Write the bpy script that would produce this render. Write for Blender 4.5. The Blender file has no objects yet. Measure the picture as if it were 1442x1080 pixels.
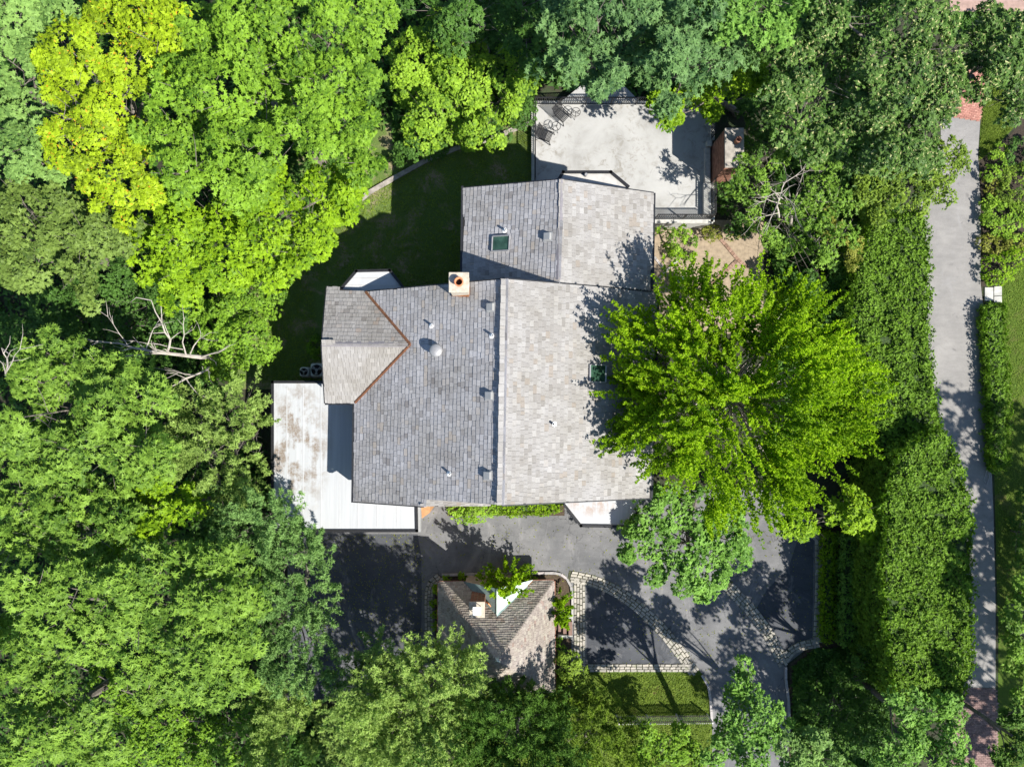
import bpy, bmesh, math, random
import numpy as np
from mathutils import Vector, Matrix

random.seed(7)
RNG = np.random.default_rng(11)
S = bpy.context.scene
COL = S.collection

# ------------------------------------------------------------------ camera, sky, sun, exposure
CAM_H, FPX, NADIR_DY = 42.0, 1008.0, 26.0
TILT = math.atan(NADIR_DY / FPX)
cam_d = bpy.data.cameras.new('camera'); cam = bpy.data.objects.new('camera', cam_d); COL.objects.link(cam)
cam.location = (0, 0, CAM_H); cam.rotation_euler = (TILT, 0, 0)
cam_d.sensor_width = 36; cam_d.lens = 36 * FPX / 1442; cam_d.clip_end = 600
S.camera = cam

SUN_EL = math.radians(45); SUN_X, SUN_Y = 0.80, -0.60
wd = bpy.data.worlds.new('World'); S.world = wd; wd.use_nodes = True
wn = wd.node_tree.nodes; bg = wn['Background']
sky = wn.new('ShaderNodeTexSky'); sky.sky_type = 'NISHITA'; sky.sun_disc = False; sky.ozone_density = 3.0; sky.dust_density = 0.4
sky.sun_elevation = SUN_EL; sky.sun_rotation = math.atan2(SUN_X, SUN_Y)
wd.node_tree.links.new(sky.outputs[0], bg.inputs[0]); bg.inputs[1].default_value = 0.078
sl = bpy.data.lights.new('sun', 'SUN'); sun = bpy.data.objects.new('sun', sl); COL.objects.link(sun)
sl.energy = 4.4; sl.angle = math.radians(0.5); sl.color = (1.0, 0.962, 0.89)
sun.rotation_euler = Vector((-SUN_X * math.cos(SUN_EL), -SUN_Y * math.cos(SUN_EL), -math.sin(SUN_EL))).to_track_quat('-Z', 'Y').to_euler()
sun.location = (30, -30, 40)
S.view_settings.view_transform = 'Standard'; S.view_settings.look = 'None'
S.view_settings.exposure = 1.08; S.view_settings.gamma = 1; S.view_settings.use_curve_mapping = False
S.cycles.max_bounces = 6; S.cycles.diffuse_bounces = 3; S.cycles.transparent_max_bounces = 4

# ------------------------------------------------------------------ helpers
CT, ST = math.cos(TILT), math.sin(TILT)
def P(px, py, z=0.0):
    """the place at height z that the photograph shows at pixel (px, py)"""
    a, b = (px - 721) / FPX, -(py - 540) / FPX
    d = (a, b * CT + ST, b * ST - CT)
    t = (z - CAM_H) / d[2]
    return Vector((d[0] * t, d[1] * t, z))
def PX(r, z): return r * (CAM_H - z) / FPX          # pixels to metres at height z
def sstep(t):
    t = np.clip(t, 0, 1); return t * t * (3 - 2 * t)
def TZ(x, y): return float(1.25 * (1 - sstep((x - 1) / 5)) * sstep((y + 5.5) / 7))

ORIG = {}
def thing(name, label, cat, loc=(0, 0, 0), group=None):
    o = bpy.data.objects.new(name, None); COL.objects.link(o); o.location = loc; o.empty_display_size = .3
    o['label'] = label; o['category'] = cat
    if group: o['group'] = group
    ORIG[o.name] = Vector(loc); return o
def tag(o, label, cat, group=None):
    o['label'] = label; o['category'] = cat
    if group: o['group'] = group
    return o
def link(name, me, mat, parent=None):
    o = bpy.data.objects.new(name, me); COL.objects.link(o)
    if mat and not me.materials: me.materials.append(mat)
    if parent:
        o.parent = parent; ORIG[o.name] = ORIG[parent.name]
    else: ORIG[o.name] = Vector((0, 0, 0))
    return o
def dup(o, parent=None, loc=None, rotz=None):
    c = o.copy(); COL.objects.link(c); c.parent = parent
    ORIG[c.name] = Vector(loc) if loc is not None else ORIG.get(o.name, Vector())
    if loc is not None: c.location = loc
    if rotz is not None: c.rotation_euler = (0, 0, rotz)
    for ch in list(o.children): dup(ch, c)
    return c

class MB:
    def __init__(s): s.v = []; s.f = []; s.t = []
    def add(s, vs, fs, tint=.5):
        n = len(s.v); s.v += [tuple(v) for v in vs]
        for f in fs: s.f.append([n + i for i in f]); s.t.append(tint)
        return s
    def box(s, c, size, rz=0, tint=.5):
        M = Matrix.Rotation(rz, 3, 'Z'); h = Vector(size) / 2; c = Vector(c)
        vs = [c + M @ Vector((sx * h.x, sy * h.y, sz * h.z)) for sz in (-1, 1) for sx, sy in ((-1, -1), (1, -1), (1, 1), (-1, 1))]
        return s.add(vs, [(3, 2, 1, 0), (4, 5, 6, 7), (0, 1, 5, 4), (1, 2, 6, 5), (2, 3, 7, 6), (3, 0, 4, 7)], tint)
    def bar(s, a, b, w, h, tint=.5):
        a = Vector(a); b = Vector(b); d = (b - a).normalized(); up = Vector((0, 0, 1))
        if abs(d.z) > .95: up = Vector((0, 1, 0))
        r = d.cross(up).normalized(); u = r.cross(d)
        vs = [p + r * (x * w / 2) + u * (y * h / 2) for p in (a, b) for x, y in ((-1, -1), (1, -1), (1, 1), (-1, 1))]
        return s.add(vs, [(0, 1, 2, 3), (7, 6, 5, 4), (4, 5, 1, 0), (5, 6, 2, 1), (6, 7, 3, 2), (7, 4, 0, 3)], tint)
    def prism(s, poly, z0, z1, tint=.5, top_only=False):
        poly = [Vector((p[0], p[1])) for p in poly]
        ar = sum(poly[i].x * poly[(i + 1) % len(poly)].y - poly[(i + 1) % len(poly)].x * poly[i].y for i in range(len(poly)))
        if ar < 0: poly = poly[::-1]
        n = len(poly); vs = [(p.x, p.y, z0) for p in poly] + [(p.x, p.y, z1) for p in poly]
        fs = [list(range(n, 2 * n))]
        if not top_only: fs += [list(range(n))[::-1]] + [(i, (i + 1) % n, n + (i + 1) % n, n + i) for i in range(n)]
        return s.add(vs, fs, tint)
    def tube(s, pts, rad, n=6, tint=.5, cap=True):
        pts = [Vector(p) for p in pts]; m = len(pts)
        if not hasattr(rad, '__len__'): rad = [rad] * m
        d0 = (pts[1] - pts[0]).normalized(); ref = Vector((0, 0, 1)) if abs(d0.z) < .9 else Vector((1, 0, 0))
        vs = []
        for i, p in enumerate(pts):
            d = (pts[min(i + 1, m - 1)] - pts[max(i - 1, 0)]).normalized()
            a = d.cross(ref).normalized(); b = d.cross(a)
            for k in range(n):
                th = 2 * math.pi * k / n; vs.append(p + (a * math.cos(th) + b * math.sin(th)) * rad[i])
        fs = [(i * n + k, i * n + (k + 1) % n, (i + 1) * n + (k + 1) % n, (i + 1) * n + k) for i in range(m - 1) for k in range(n)]
        if cap: fs += [list(range(n)), list(range((m - 1) * n, m * n))[::-1]]
        return s.add(vs, fs, tint)
    def ring(s, c, R, r, n=20, m=6, tint=.5):
        c = Vector(c); vs = []
        for i in range(n):
            a = 2 * math.pi * i / n
            for j in range(m):
                b = 2 * math.pi * j / m
                vs.append(c + Vector((math.cos(a) * (R + r * math.cos(b)), math.sin(a) * (R + r * math.cos(b)), r * math.sin(b))))
        return s.add(vs, [(i * m + j, ((i + 1) % n) * m + j, ((i + 1) % n) * m + (j + 1) % m, i * m + (j + 1) % m) for i in range(n) for j in range(m)], tint)
    def lathe(s, c, prof, n=20, tint=.5):
        c = Vector(c); m = len(prof)
        vs = [c + Vector((r * math.cos(2 * math.pi * k / n), r * math.sin(2 * math.pi * k / n), z)) for r, z in prof for k in range(n)]
        fs = [(i * n + k, i * n + (k + 1) % n, (i + 1) * n + (k + 1) % n, (i + 1) * n + k) for i in range(m - 1) for k in range(n)]
        return s.add(vs, fs, tint)
    def mesh(s, name, off=Vector((0, 0, 0)), smooth=False):
        me = bpy.data.meshes.new(name)
        me.from_pydata([(v[0] - off.x, v[1] - off.y, v[2] - off.z) for v in s.v], [], s.f)
        a = me.attributes.new('tint', 'FLOAT', 'FACE'); a.data.foreach_set('value', np.array(s.t, dtype=np.float32))
        if smooth: me.polygons.foreach_set('use_smooth', [True] * len(s.f))
        me.update(); return me
    def build(s, name, mat, parent=None, smooth=False, kind=None, bevel=0):
        off = ORIG[parent.name] if parent else Vector((0, 0, 0))
        o = link(name, s.mesh(name, off, smooth), mat, parent)
        if kind: o['kind'] = kind
        if bevel:
            b = o.modifiers.new('bevel', 'BEVEL'); b.width = bevel; b.segments = 1
        return o

# ------------------------------------------------------------------ materials
def ramp(nt, fac, stops):
    r = nt.nodes.new('ShaderNodeValToRGB'); e = r.color_ramp.elements
    e[0].position, e[0].color = stops[0][0], (*stops[0][1], 1)
    e[1].position, e[1].color = stops[-1][0], (*stops[-1][1], 1)
    for p, c in stops[1:-1]:
        x = e.new(p); x.color = (*c, 1)
    nt.links.new(fac, r.inputs[0]); return r.outputs[0]
def noise(nt, scale, detail=4, vec=None, rough=.55, dist=0):
    n = nt.nodes.new('ShaderNodeTexNoise'); n.inputs['Scale'].default_value = scale
    n.inputs['Detail'].default_value = detail; n.inputs['Roughness'].default_value = rough; n.inputs['Distortion'].default_value = dist
    if vec is not None: nt.links.new(vec, n.inputs['Vector'])
    return n.outputs['Fac']
def wcoord(nt, scale=(1, 1, 1), rot=(0, 0, 0)):
    g = nt.nodes.new('ShaderNodeNewGeometry'); m = nt.nodes.new('ShaderNodeMapping')
    m.inputs['Scale'].default_value = scale; m.inputs['Rotation'].default_value = rot
    nt.links.new(g.outputs['Position'], m.inputs['Vector']); return m.outputs[0]
def mixc(nt, fac, a, b, mode='MIX'):
    m = nt.nodes.new('ShaderNodeMix'); m.data_type = 'RGBA'; m.blend_type = mode
    if isinstance(fac, (int, float)): m.inputs[0].default_value = fac
    else: nt.links.new(fac, m.inputs[0])
    for k, x in ((6, a), (7, b)):
        if isinstance(x, tuple): m.inputs[k].default_value = (*x, 1)
        else: nt.links.new(x, m.inputs[k])
    return m.outputs[2]
def math_(nt, op, a, b):
    m = nt.nodes.new('ShaderNodeMath'); m.operation = op
    for k, x in ((0, a), (1, b)):
        if isinstance(x, (int, float)): m.inputs[k].default_value = x
        else: nt.links.new(x, m.inputs[k])
    return m.outputs[0]
def attr(nt, name='tint'):
    a = nt.nodes.new('ShaderNodeAttribute'); a.attribute_name = name; return a.outputs['Fac']
def bump(nt, h, strength=.4, dist=.02):
    b = nt.nodes.new('ShaderNodeBump'); b.inputs['Strength'].default_value = strength; b.inputs['Distance'].default_value = dist
    nt.links.new(h, b.inputs['Height']); return b.outputs[0]
def newmat(name):
    m = bpy.data.materials.new(name); m.use_nodes = True; nt = m.node_tree
    return m, nt, nt.nodes['Principled BSDF']
def flat(name, col, rough=.6, metal=0, var=.18, scale=6, spec=.4):
    m, nt, b = newmat(name); n = noise(nt, scale, 5, wcoord(nt))
    c = ramp(nt, n, [(.3, tuple(x * (1 - var) for x in col)), (.7, tuple(min(1, x * (1 + var)) for x in col))])
    nt.links.new(c, b.inputs['Base Color']); b.inputs['Roughness'].default_value = rough; b.inputs['Metallic'].default_value = metal
    b.inputs['Specular IOR Level'].default_value = spec
    return m
def leafmat(name, dark, light, trans=.3, rough=.5, accent=None):
    m, nt, b = newmat(name); t = attr(nt)
    stops = [(0.0, dark), (.8, light)]
    if accent: stops = [(0, dark), (.75, light), (.97, light), (1.0, accent)]
    c = ramp(nt, t, stops); nt.links.new(c, b.inputs['Base Color'])
    b.inputs['Roughness'].default_value = rough; b.inputs['Specular IOR Level'].default_value = .15
    tr = nt.nodes.new('ShaderNodeBsdfTranslucent')
    tc = mixc(nt, 1.0, c, (1.10, 1.25, .38), 'MULTIPLY'); nt.links.new(tc, tr.inputs['Color'])
    mx = nt.nodes.new('ShaderNodeMixShader'); mx.inputs[0].default_value = trans
    nt.links.new(b.outputs[0], mx.inputs[1]); nt.links.new(tr.outputs[0], mx.inputs[2])
    nt.links.new(mx.outputs[0], nt.nodes['Material Output'].inputs['Surface']); return m
def shinglemat(name, cols, grain, gscale=1.0, moss=None):
    m, nt, b = newmat(name); t = attr(nt)
    c = ramp(nt, t, [(i / (len(cols) - 1), x) for i, x in enumerate(cols)])
    sc = (3, 60, 60) if grain == 'x' else (60, 3, 3)
    g = noise(nt, gscale, 4, wcoord(nt, sc))
    gcol = ramp(nt, g, [(.25, (.72, .70, .68)), (.75, (1.18, 1.18, 1.18))])
    c = mixc(nt, 1.0, c, gcol, 'MULTIPLY')
    w = ramp(nt, noise(nt, .55, 5, wcoord(nt), .6), [(.35, (.86, .84, .80)), (.65, (1.06, 1.06, 1.07))])
    c = mixc(nt, 1.0, c, w, 'MULTIPLY')
    if moss:
        mf = ramp(nt, noise(nt, 2.2, 6, wcoord(nt), .7), [(.5, (0, 0, 0)), (.72, (.7, .7, .7))])
        c = mixc(nt, mf, c, moss)
    nt.links.new(c, b.inputs['Base Color']); b.inputs['Roughness'].default_value = .8
    nt.links.new(bump(nt, g, .35, .008), b.inputs['Normal']); return m

M = {}
def groundmat():
    m, nt, b = newmat('forest_floor'); w = wcoord(nt)
    c = ramp(nt, noise(nt, 1.3, 8, w, .7), [(.3, (.018, .022, .010)), (.5, (.035, .034, .018)), (.62, (.03, .05, .015)), (.75, (.055, .048, .028))])
    nt.links.new(c, b.inputs['Base Color']); b.inputs['Roughness'].default_value = .95
    nt.links.new(bump(nt, noise(nt, 9, 6, w, .7), .8, .08), b.inputs['Normal']); return m
def lawnmat(name, g1, g2, dry, thr):
    m, nt, b = newmat(name); w = wcoord(nt)
    fine = noise(nt, 14, 6, w, .75)
    c = ramp(nt, fine, [(.3, g1), (.7, g2)])
    d = ramp(nt, noise(nt, .75, 7, w, .68, .4), [(thr, (0, 0, 0)), (thr + .12, (1, 1, 1))])
    dd = ramp(nt, noise(nt, 10, 4, w, .7), [(.3, tuple(x * .6 for x in dry)), (.7, dry)])
    c = mixc(nt, d, c, dd)
    nt.links.new(c, b.inputs['Base Color']); b.inputs['Roughness'].default_value = .9; b.inputs['Specular IOR Level'].default_value = .2
    nt.links.new(bump(nt, noise(nt, 30, 5, w, .8), .9, .05), b.inputs['Normal']); return m
def asphaltmat(name, c1, c2, crack=True):
    m, nt, b = newmat(name); w = wcoord(nt)
    c = ramp(nt, noise(nt, .5, 7, w, .62, .3), [(.3, c1), (.7, c2)])
    f = ramp(nt, noise(nt, 40, 3, w, .8), [(.3, (.78, .78, .78)), (.7, (1.2, 1.2, 1.2))])
    c = mixc(nt, 1.0, c, f, 'MULTIPLY')
    s = ramp(nt, noise(nt, 3, 6, wcoord(nt, (.35, 1.2, 1), (0, 0, .6)), .7), [(.35, (.9, .9, .9)), (.7, (1.08, 1.08, 1.08))])
    c = mixc(nt, 1.0, c, s, 'MULTIPLY')
    if crack:
        v = nt.nodes.new('ShaderNodeTexVoronoi'); v.feature = 'DISTANCE_TO_EDGE'; v.inputs['Scale'].default_value = .55
        wv = nt.nodes.new('ShaderNodeVectorMath'); wv.operation = 'ADD'
        nn = nt.nodes.new('ShaderNodeTexNoise'); nn.inputs['Scale'].default_value = 1.5; nn.inputs['Detail'].default_value = 6
        nt.links.new(w, nn.inputs['Vector']); nt.links.new(w, wv.inputs[0]); nt.links.new(nn.outputs['Color'], wv.inputs[1])
        nt.links.new(wv.outputs[0], v.inputs['Vector'])
        cr = ramp(nt, v.outputs['Distance'], [(0, (1, 1, 1)), (.013, (0, 0, 0))])
        msk = math_(nt, 'MULTIPLY', cr, ramp(nt, noise(nt, .4, 2, w), [(.44, (0, 0, 0)), (.56, (.75, .75, .75))]))
        c = mixc(nt, msk, c, (.03, .03, .03))
    oil = ramp(nt, noise(nt, 1.1, 6, w, .7, .8), [(.60, (0, 0, 0)), (.70, (.45, .45, .45))]); c = mixc(nt, oil, c, (.05, .05, .052))
    pale = ramp(nt, noise(nt, .8, 7, wcoord(nt, (1, .5, 1), (0, 0, -.5)), .7, 1.0), [(.56, (0, 0, 0)), (.68, (.5, .5, .5))]); c = mixc(nt, pale, c, (.28, .27, .265))
    nt.links.new(c, b.inputs['Base Color']); b.inputs['Roughness'].default_value = .85; b.inputs['Specular IOR Level'].default_value = .3
    nt.links.new(bump(nt, noise(nt, 60, 3, w, .8), .4, .01), b.inputs['Normal']); return m
def terracemat():
    m, nt, b = newmat('terrace_concrete'); w = wcoord(nt)
    c = ramp(nt, noise(nt, .6, 8, w, .65, .5), [(.3, (.28, .273, .258)), (.48, (.365, .36, .347)), (.7, (.41, .405, .392))])
    d = ramp(nt, noise(nt, 2.3, 8, w, .75, .6), [(.50, (0, 0, 0)), (.64, (.8, .8, .8))])
    mk = math_(nt, 'MULTIPLY', d, ramp(nt, noise(nt, .35, 3, w), [(.40, (.1, .1, .1)), (.58, (1, 1, 1))]))
    c = mixc(nt, mk, c, (.20, .18, .15))
    nt.links.new(c, b.inputs['Base Color']); b.inputs['Roughness'].default_value = .8; return m
def membranemat(name, cx, cy, rad, stain=(.22, .16, .11), amt=1.0):
    m, nt, b = newmat(name); w = wcoord(nt)
    st = ramp(nt, noise(nt, 1.0, 5, wcoord(nt, (7, .22, 1)), .65), [(.3, (.37, .38, .39)), (.55, (.42, .43, .44)), (.75, (.46, .468, .474))])
    g = nt.nodes.new('ShaderNodeNewGeometry'); sep = nt.nodes.new('ShaderNodeSeparateXYZ'); nt.links.new(g.outputs['Position'], sep.inputs[0])
    fx = math_(nt, 'DIVIDE', math_(nt, 'ABSOLUTE', math_(nt, 'SUBTRACT', sep.outputs[0], cx), 0), rad[0])
    fy = math_(nt, 'DIVIDE', math_(nt, 'ABSOLUTE', math_(nt, 'SUBTRACT', sep.outputs[1], cy), 0), rad[1])
    r = math_(nt, 'ADD', math_(nt, 'MULTIPLY', fx, fx), math_(nt, 'MULTIPLY', fy, fy))
    zone = ramp(nt, r, [(.2, (1, 1, 1)), (1.1, (0, 0, 0))])
    n1 = ramp(nt, math_(nt, 'ADD', math_(nt, 'MULTIPLY', noise(nt, .9, 7, w, .7, .3), .75), math_(nt, 'MULTIPLY', noise(nt, 1, 4, wcoord(nt, (5, .4, 1))), .25)), [(.46, (0, 0, 0)), (.56, (amt, amt, amt))])
    sp = ramp(nt, noise(nt, 12, 5, w, .8), [(.3, (.35, .35, .35)), (.55, (1, 1, 1))])
    f = math_(nt, 'MULTIPLY', math_(nt, 'MULTIPLY', zone, n1), sp)
    c = mixc(nt, f, st, stain)
    g2 = ramp(nt, noise(nt, 2.6, 7, w, .75), [(.58, (0, 0, 0)), (.72, (.55, .55, .55))])
    c = mixc(nt, g2, c, (.45, .43, .40))
    nt.links.new(c, b.inputs['Base Color']); b.inputs['Roughness'].default_value = .65; return m
def tintmat(name, cols, rough=.8, nscale=9, nvar=.25, moss=None):
    m, nt, b = newmat(name); c = ramp(nt, attr(nt), [(i / (len(cols) - 1), x) for i, x in enumerate(cols)])
    w = wcoord(nt)
    c = mixc(nt, 1.0, c, ramp(nt, noise(nt, nscale, 5, w, .7), [(.3, (1 - nvar,) * 3), (.7, (1 + nvar,) * 3)]), 'MULTIPLY')
    if moss: c = mixc(nt, ramp(nt, noise(nt, 2.0, 6, w, .75), [(.55, (0, 0, 0)), (.68, (.8, .8, .8))]), c, moss)
    nt.links.new(c, b.inputs['Base Color']); b.inputs['Roughness'].default_value = rough; return m

M['ground'] = groundmat()
M['lawn_shade'] = lawnmat('patchy_lawn', (.07, .115, .028), (.15, .215, .05), (.36, .29, .18), .52)
M['lawn_front'] = lawnmat('front_lawn', (.05, .095, .012), (.14, .20, .03), (.13, .10, .04), .54)
M['lawn_clip'] = lawnmat('clipped_lawn', (.045, .085, .008), (.10, .155, .018), (.15, .145, .045), .54)
M['asphalt'] = asphaltmat('asphalt', (.105, .106, .110), (.205, .202, .202))
M['road'] = asphaltmat('road_asphalt', (.215, .205, .195), (.285, .27, .255), False)
M['sand'] = flat('garden_gravel', (.30, .235, .165), .95, var=.22, scale=5)
M['mulch'] = flat('mulch', (.04, .03, .02), .95, var=.5, scale=14)
M['soil'] = flat('bed_soil', (.07, .05, .032), .95, var=.45, scale=9)
M['dirt_path'] = flat('dirt_path', (.34, .23, .19), .95, var=.2, scale=4)
M['terrace'] = terracemat()
M['stone_edge'] = flat('cast_stone', (.42, .41, .38), .8, var=.2, scale=5)
M['cobble'] = tintmat('granite_setts', [(.25, .232, .20), (.35, .325, .28), (.43, .39, .33)], .8, 14, .22, (.11, .14, .05))
M['joint'] = flat('sett_joints', (.07, .075, .045), .95, var=.5, scale=8)
M['curb'] = tintmat('granite_curb', [(.27, .26, .25), (.36, .34, .33), (.42, .38, .37)], .8)
M['brick'] = tintmat('pink_brick', [(.30, .13, .10), (.40, .18, .135), (.48, .25, .19)], .85)
M['edge_brick'] = tintmat('weathered_brick', [(.16, .10, .07), (.25, .15, .105), (.31, .20, .15)], .85)
M['old_brick'] = tintmat('chimney_brick', [(.13, .055, .035), (.22, .10, .065), (.30, .15, .10)], .85)
M['mortar'] = flat('mortar', (.22, .18, .15), .9)
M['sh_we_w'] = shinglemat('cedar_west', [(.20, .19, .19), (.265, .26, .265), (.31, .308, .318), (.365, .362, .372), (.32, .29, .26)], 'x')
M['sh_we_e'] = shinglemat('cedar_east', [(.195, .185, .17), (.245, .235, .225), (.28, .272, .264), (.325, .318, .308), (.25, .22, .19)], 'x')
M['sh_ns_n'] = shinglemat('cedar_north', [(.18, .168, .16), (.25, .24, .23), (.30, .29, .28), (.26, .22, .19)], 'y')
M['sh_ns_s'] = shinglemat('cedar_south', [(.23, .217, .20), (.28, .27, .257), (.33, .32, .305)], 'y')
M['deck'] = flat('roof_deck', (.035, .032, .03), .9)
M['slate'] = shinglemat('slate', [(.18, .15, .13), (.29, .255, .23), (.38, .34, .30), (.43, .40, .34), (.33, .25, .21)], 'x', .5, (.15, .135, .075))
M['slate_e'] = shinglemat('slate_pale', [(.16, .13, .12), (.225, .195, .18), (.29, .255, .23), (.33, .31, .27), (.24, .17, .15)], 'y', .5)
M['cap_metal'] = flat('ridge_metal', (.21, .195, .205), .5, .2, .12)
M['dark_metal'] = flat('dark_metal', (.022, .022, .024), .45, .2, .2)
M['gutter'] = flat('gutter', (.03, .031, .034), .4, .3, .2)
M['copper'] = flat('copper', (.56, .25, .12), .32, .85, .25, 5)
M['patina'] = flat('patina_copper', (.50, .60, .54), .5, .1, .14, 3)
M['patina_dark'] = flat('patina_dark', (.22, .30, .29), .5, .1, .2, 3)
M['terracotta'] = flat('terracotta', (.46, .185, .085), .7)
M['soot'] = flat('soot', (.012, .01, .009), .9)
M['stucco'] = flat('cap_cement', (.46, .40, .32), .85, var=.22, scale=7)
M['cement'] = flat('old_cement', (.30, .27, .235), .85, var=.35, scale=4)
M['zinc'] = flat('zinc', (.34, .335, .335), .45, .35, .12)
M['grey_paint'] = flat('vent_paint', (.33, .33, .325), .5, .1, .08)
M['white'] = flat('white_paint', (.74, .74, .73), .5, 0, .05)
M['white_cap'] = flat('white_cap', (.72, .76, .80), .4, 0, .04)
M['bay_white'] = flat('bay_membrane', (.43, .435, .44), .6, 0, .05, 3)
M['bay_grey'] = flat('bay_grey_membrane', (.43, .415, .39), .7, 0, .15, 3)
M['garage_mem'] = membranemat('garage_membrane', -11.4, -2.4, (2.1, 4.0), (.19, .145, .105), 1.0)
M['front_mem'] = membranemat('front_membrane', 4.3, -5.2, (1.6, 1.0), (.27, .15, .08), .7)
M['wall'] = flat('house_wall', (.36, .30, .25), .85)
M['wood_wall'] = flat('orange_wood', (.42, .22, .10), .7)
M['step'] = flat('brown_step', (.20, .125, .10), .8, var=.25, scale=8)
M['bark'] = flat('bark', (.15, .13, .11), .9, var=.4, scale=8)
M['twig'] = flat('grey_twig', (.36, .32, .28), .9, var=.3, scale=5)
M['deadwood'] = flat('dead_wood', (.36, .325, .28), .85, var=.3, scale=4)
M['teal'] = flat('teal_box', (.05, .075, .085), .5)
M['ac'] = flat('ac_casing', (.55, .57, .56), .5, .1, .08)
M['hose'] = flat('hose', (.42, .42, .40), .5)
M['fence'] = flat('fence_paint', (.55, .54, .50), .6)
def glassmat():
    m, nt, b = newmat('skylight_glass'); c = ramp(nt, noise(nt, 1.4, 5, wcoord(nt), .6), [(.4, (.02, .05, .03)), (.65, (.06, .13, .09))])
    nt.links.new(c, b.inputs['Base Color']); b.inputs['Roughness'].default_value = .08; b.inputs['Specular IOR Level'].default_value = .7; return m
M['glass'] = glassmat()
# foliage
L = {}
L['lime'] = leafmat('leaf_lime', (.12, .19, .008), (.38, .52, .02), .34, accent=(.60, .33, .03))
L['maple'] = leafmat('leaf_maple', (.05, .125, .011), (.24, .41, .034), .32)
L['bright'] = leafmat('leaf_bright', (.07, .165, .007), (.285, .45, .016), .33)
L['pale'] = leafmat('leaf_pale', (.065, .14, .03), (.25, .405, .10), .3)
L['olive'] = leafmat('leaf_olive', (.042, .078, .012), (.205, .30, .06), .3)
L['oak'] = leafmat('leaf_oak', (.042, .105, .012), (.23, .375, .05), .3, .5)
L['dark'] = leafmat('leaf_dark', (.025, .07, .012), (.10, .21, .035), .28)
L['blue'] = leafmat('leaf_blue', (.03, .085, .027), (.175, .31, .10), .3, .5)
L['linden'] = leafmat('leaf_linden', (.022, .062, .015), (.125, .225, .045), .28, .5, accent=(.46, .46, .20))
L['vine'] = leafmat('leaf_vine', (.075, .17, .018), (.32, .50, .04), .33)
L['spire'] = leafmat('leaf_spire', (.07, .175, .004), (.36, .54, .014), .42)
L['fresh'] = leafmat('leaf_fresh', (.05, .14, .016), (.24, .435, .075), .33)
L['hedge'] = leafmat('leaf_hedge', (.042, .105, .010), (.21, .36, .035), .3, .55)
L['yew'] = leafmat('leaf_yew', (.035, .08, .010), (.23, .34, .035), .28, .55)
L['pine'] = leafmat('needle_pine', (.07, .14, .025), (.25, .39, .08), .32, .6)
L['pine_y'] = leafmat('needle_pine_yellow', (.10, .17, .028), (.38, .52, .13), .32, .6)
L['pine_d'] = leafmat('needle_pine_green', (.05, .13, .03), (.25, .41, .12), .28, .6)
L['juniper'] = leafmat('needle_juniper', (.025, .075, .012), (.125, .24, .034), .28, .6)
L['turf'] = leafmat('grass_blades', (.065, .115, .012), (.22, .30, .04), .25, .6)
L['gold'] = leafmat('leaf_gold', (.10, .13, .015), (.30, .31, .05), .28)
L['spind'] = leafmat('leaf_spindly', (.065, .145, .015), (.25, .42, .055), .38)

# ------------------------------------------------------------------ foliage generators (numpy)
def unit(a): return a / np.maximum(np.linalg.norm(a, axis=-1, keepdims=True), 1e-9)
class Leaves:
    def __init__(s): s.v = []; s.t = []
    def add(s, p, d, n, ln, wd, tint, droop=.18):
        d = unit(d); sd = unit(np.cross(d, n)); n2 = np.cross(sd, d)
        ln = ln[:, None]; wd = wd[:, None]
        q = np.stack([p + sd * wd * .5, p + d * ln - n2 * ln * droop, p - sd * wd * .5], 1)
        s.v.append(q); s.t.append(np.clip(tint, 0, 1))
    def build(s, name, mat, parent):
        v = np.concatenate(s.v).astype(np.float32); t = np.concatenate(s.t).astype(np.float32); n = len(v)
        off = ORIG[parent.name] if parent else Vector((0, 0, 0))
        v = v.reshape(-1, 3) - np.array(off, dtype=np.float32)
        me = bpy.data.meshes.new(name); me.vertices.add(3 * n); me.loops.add(3 * n); me.polygons.add(n)
        me.vertices.foreach_set('co', v.ravel()); me.loops.foreach_set('vertex_index', np.arange(3 * n, dtype=np.int32))
        me.polygons.foreach_set('loop_start', np.arange(0, 3 * n, 3, dtype=np.int32))
        a = me.attributes.new('tint', 'FLOAT', 'FACE'); a.data.foreach_set('value', t)
        me.update(calc_edges=True); global NLEAF; NLEAF += n
        return link(name, me, mat, parent)
NLEAF = 0
def rnd(*s): return RNG.random(s)
SUNV = np.array([SUN_X, SUN_Y, 1.0]) / 1.414      # leaves turn a little to the light
def sph(n): return unit(RNG.normal(size=(n, 3)))

def pads_on_lobes(lobes, pad, over, zmin=-.12):
    """pad centres and outward normals over the outer surface of a union of lobes (x, y, z, r, rz)"""
    C, N, K = [], [], []
    Lb = np.array(lobes)
    for i, (x, y, z, r, rz) in enumerate(lobes):
        k = max(4, int(2 * math.pi * r * (r * .5 + rz * .5) * .85 * over / (math.pi * pad * pad)))
        d = sph(k * 3); d = d[d[:, 2] > zmin][:k]
        n = unit(d * np.array([1 / r, 1 / r, 1 / rz]))
        q = np.array([x, y, z]) + d * np.array([r, r, rz]) * (.80 + .24 * rnd(len(d), 1))
        ok = np.ones(len(d), bool)
        for j in range(len(lobes)):
            if j == i: continue
            e = (q - Lb[j, :3]) / np.array([Lb[j, 3], Lb[j, 3], Lb[j, 4]])
            ok &= (e * e).sum(1) > .62
        C.append(q[ok]); N.append(n[ok]); K.append(np.full(ok.sum(), i))
    return np.concatenate(C), np.concatenate(N), np.concatenate(K)

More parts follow.
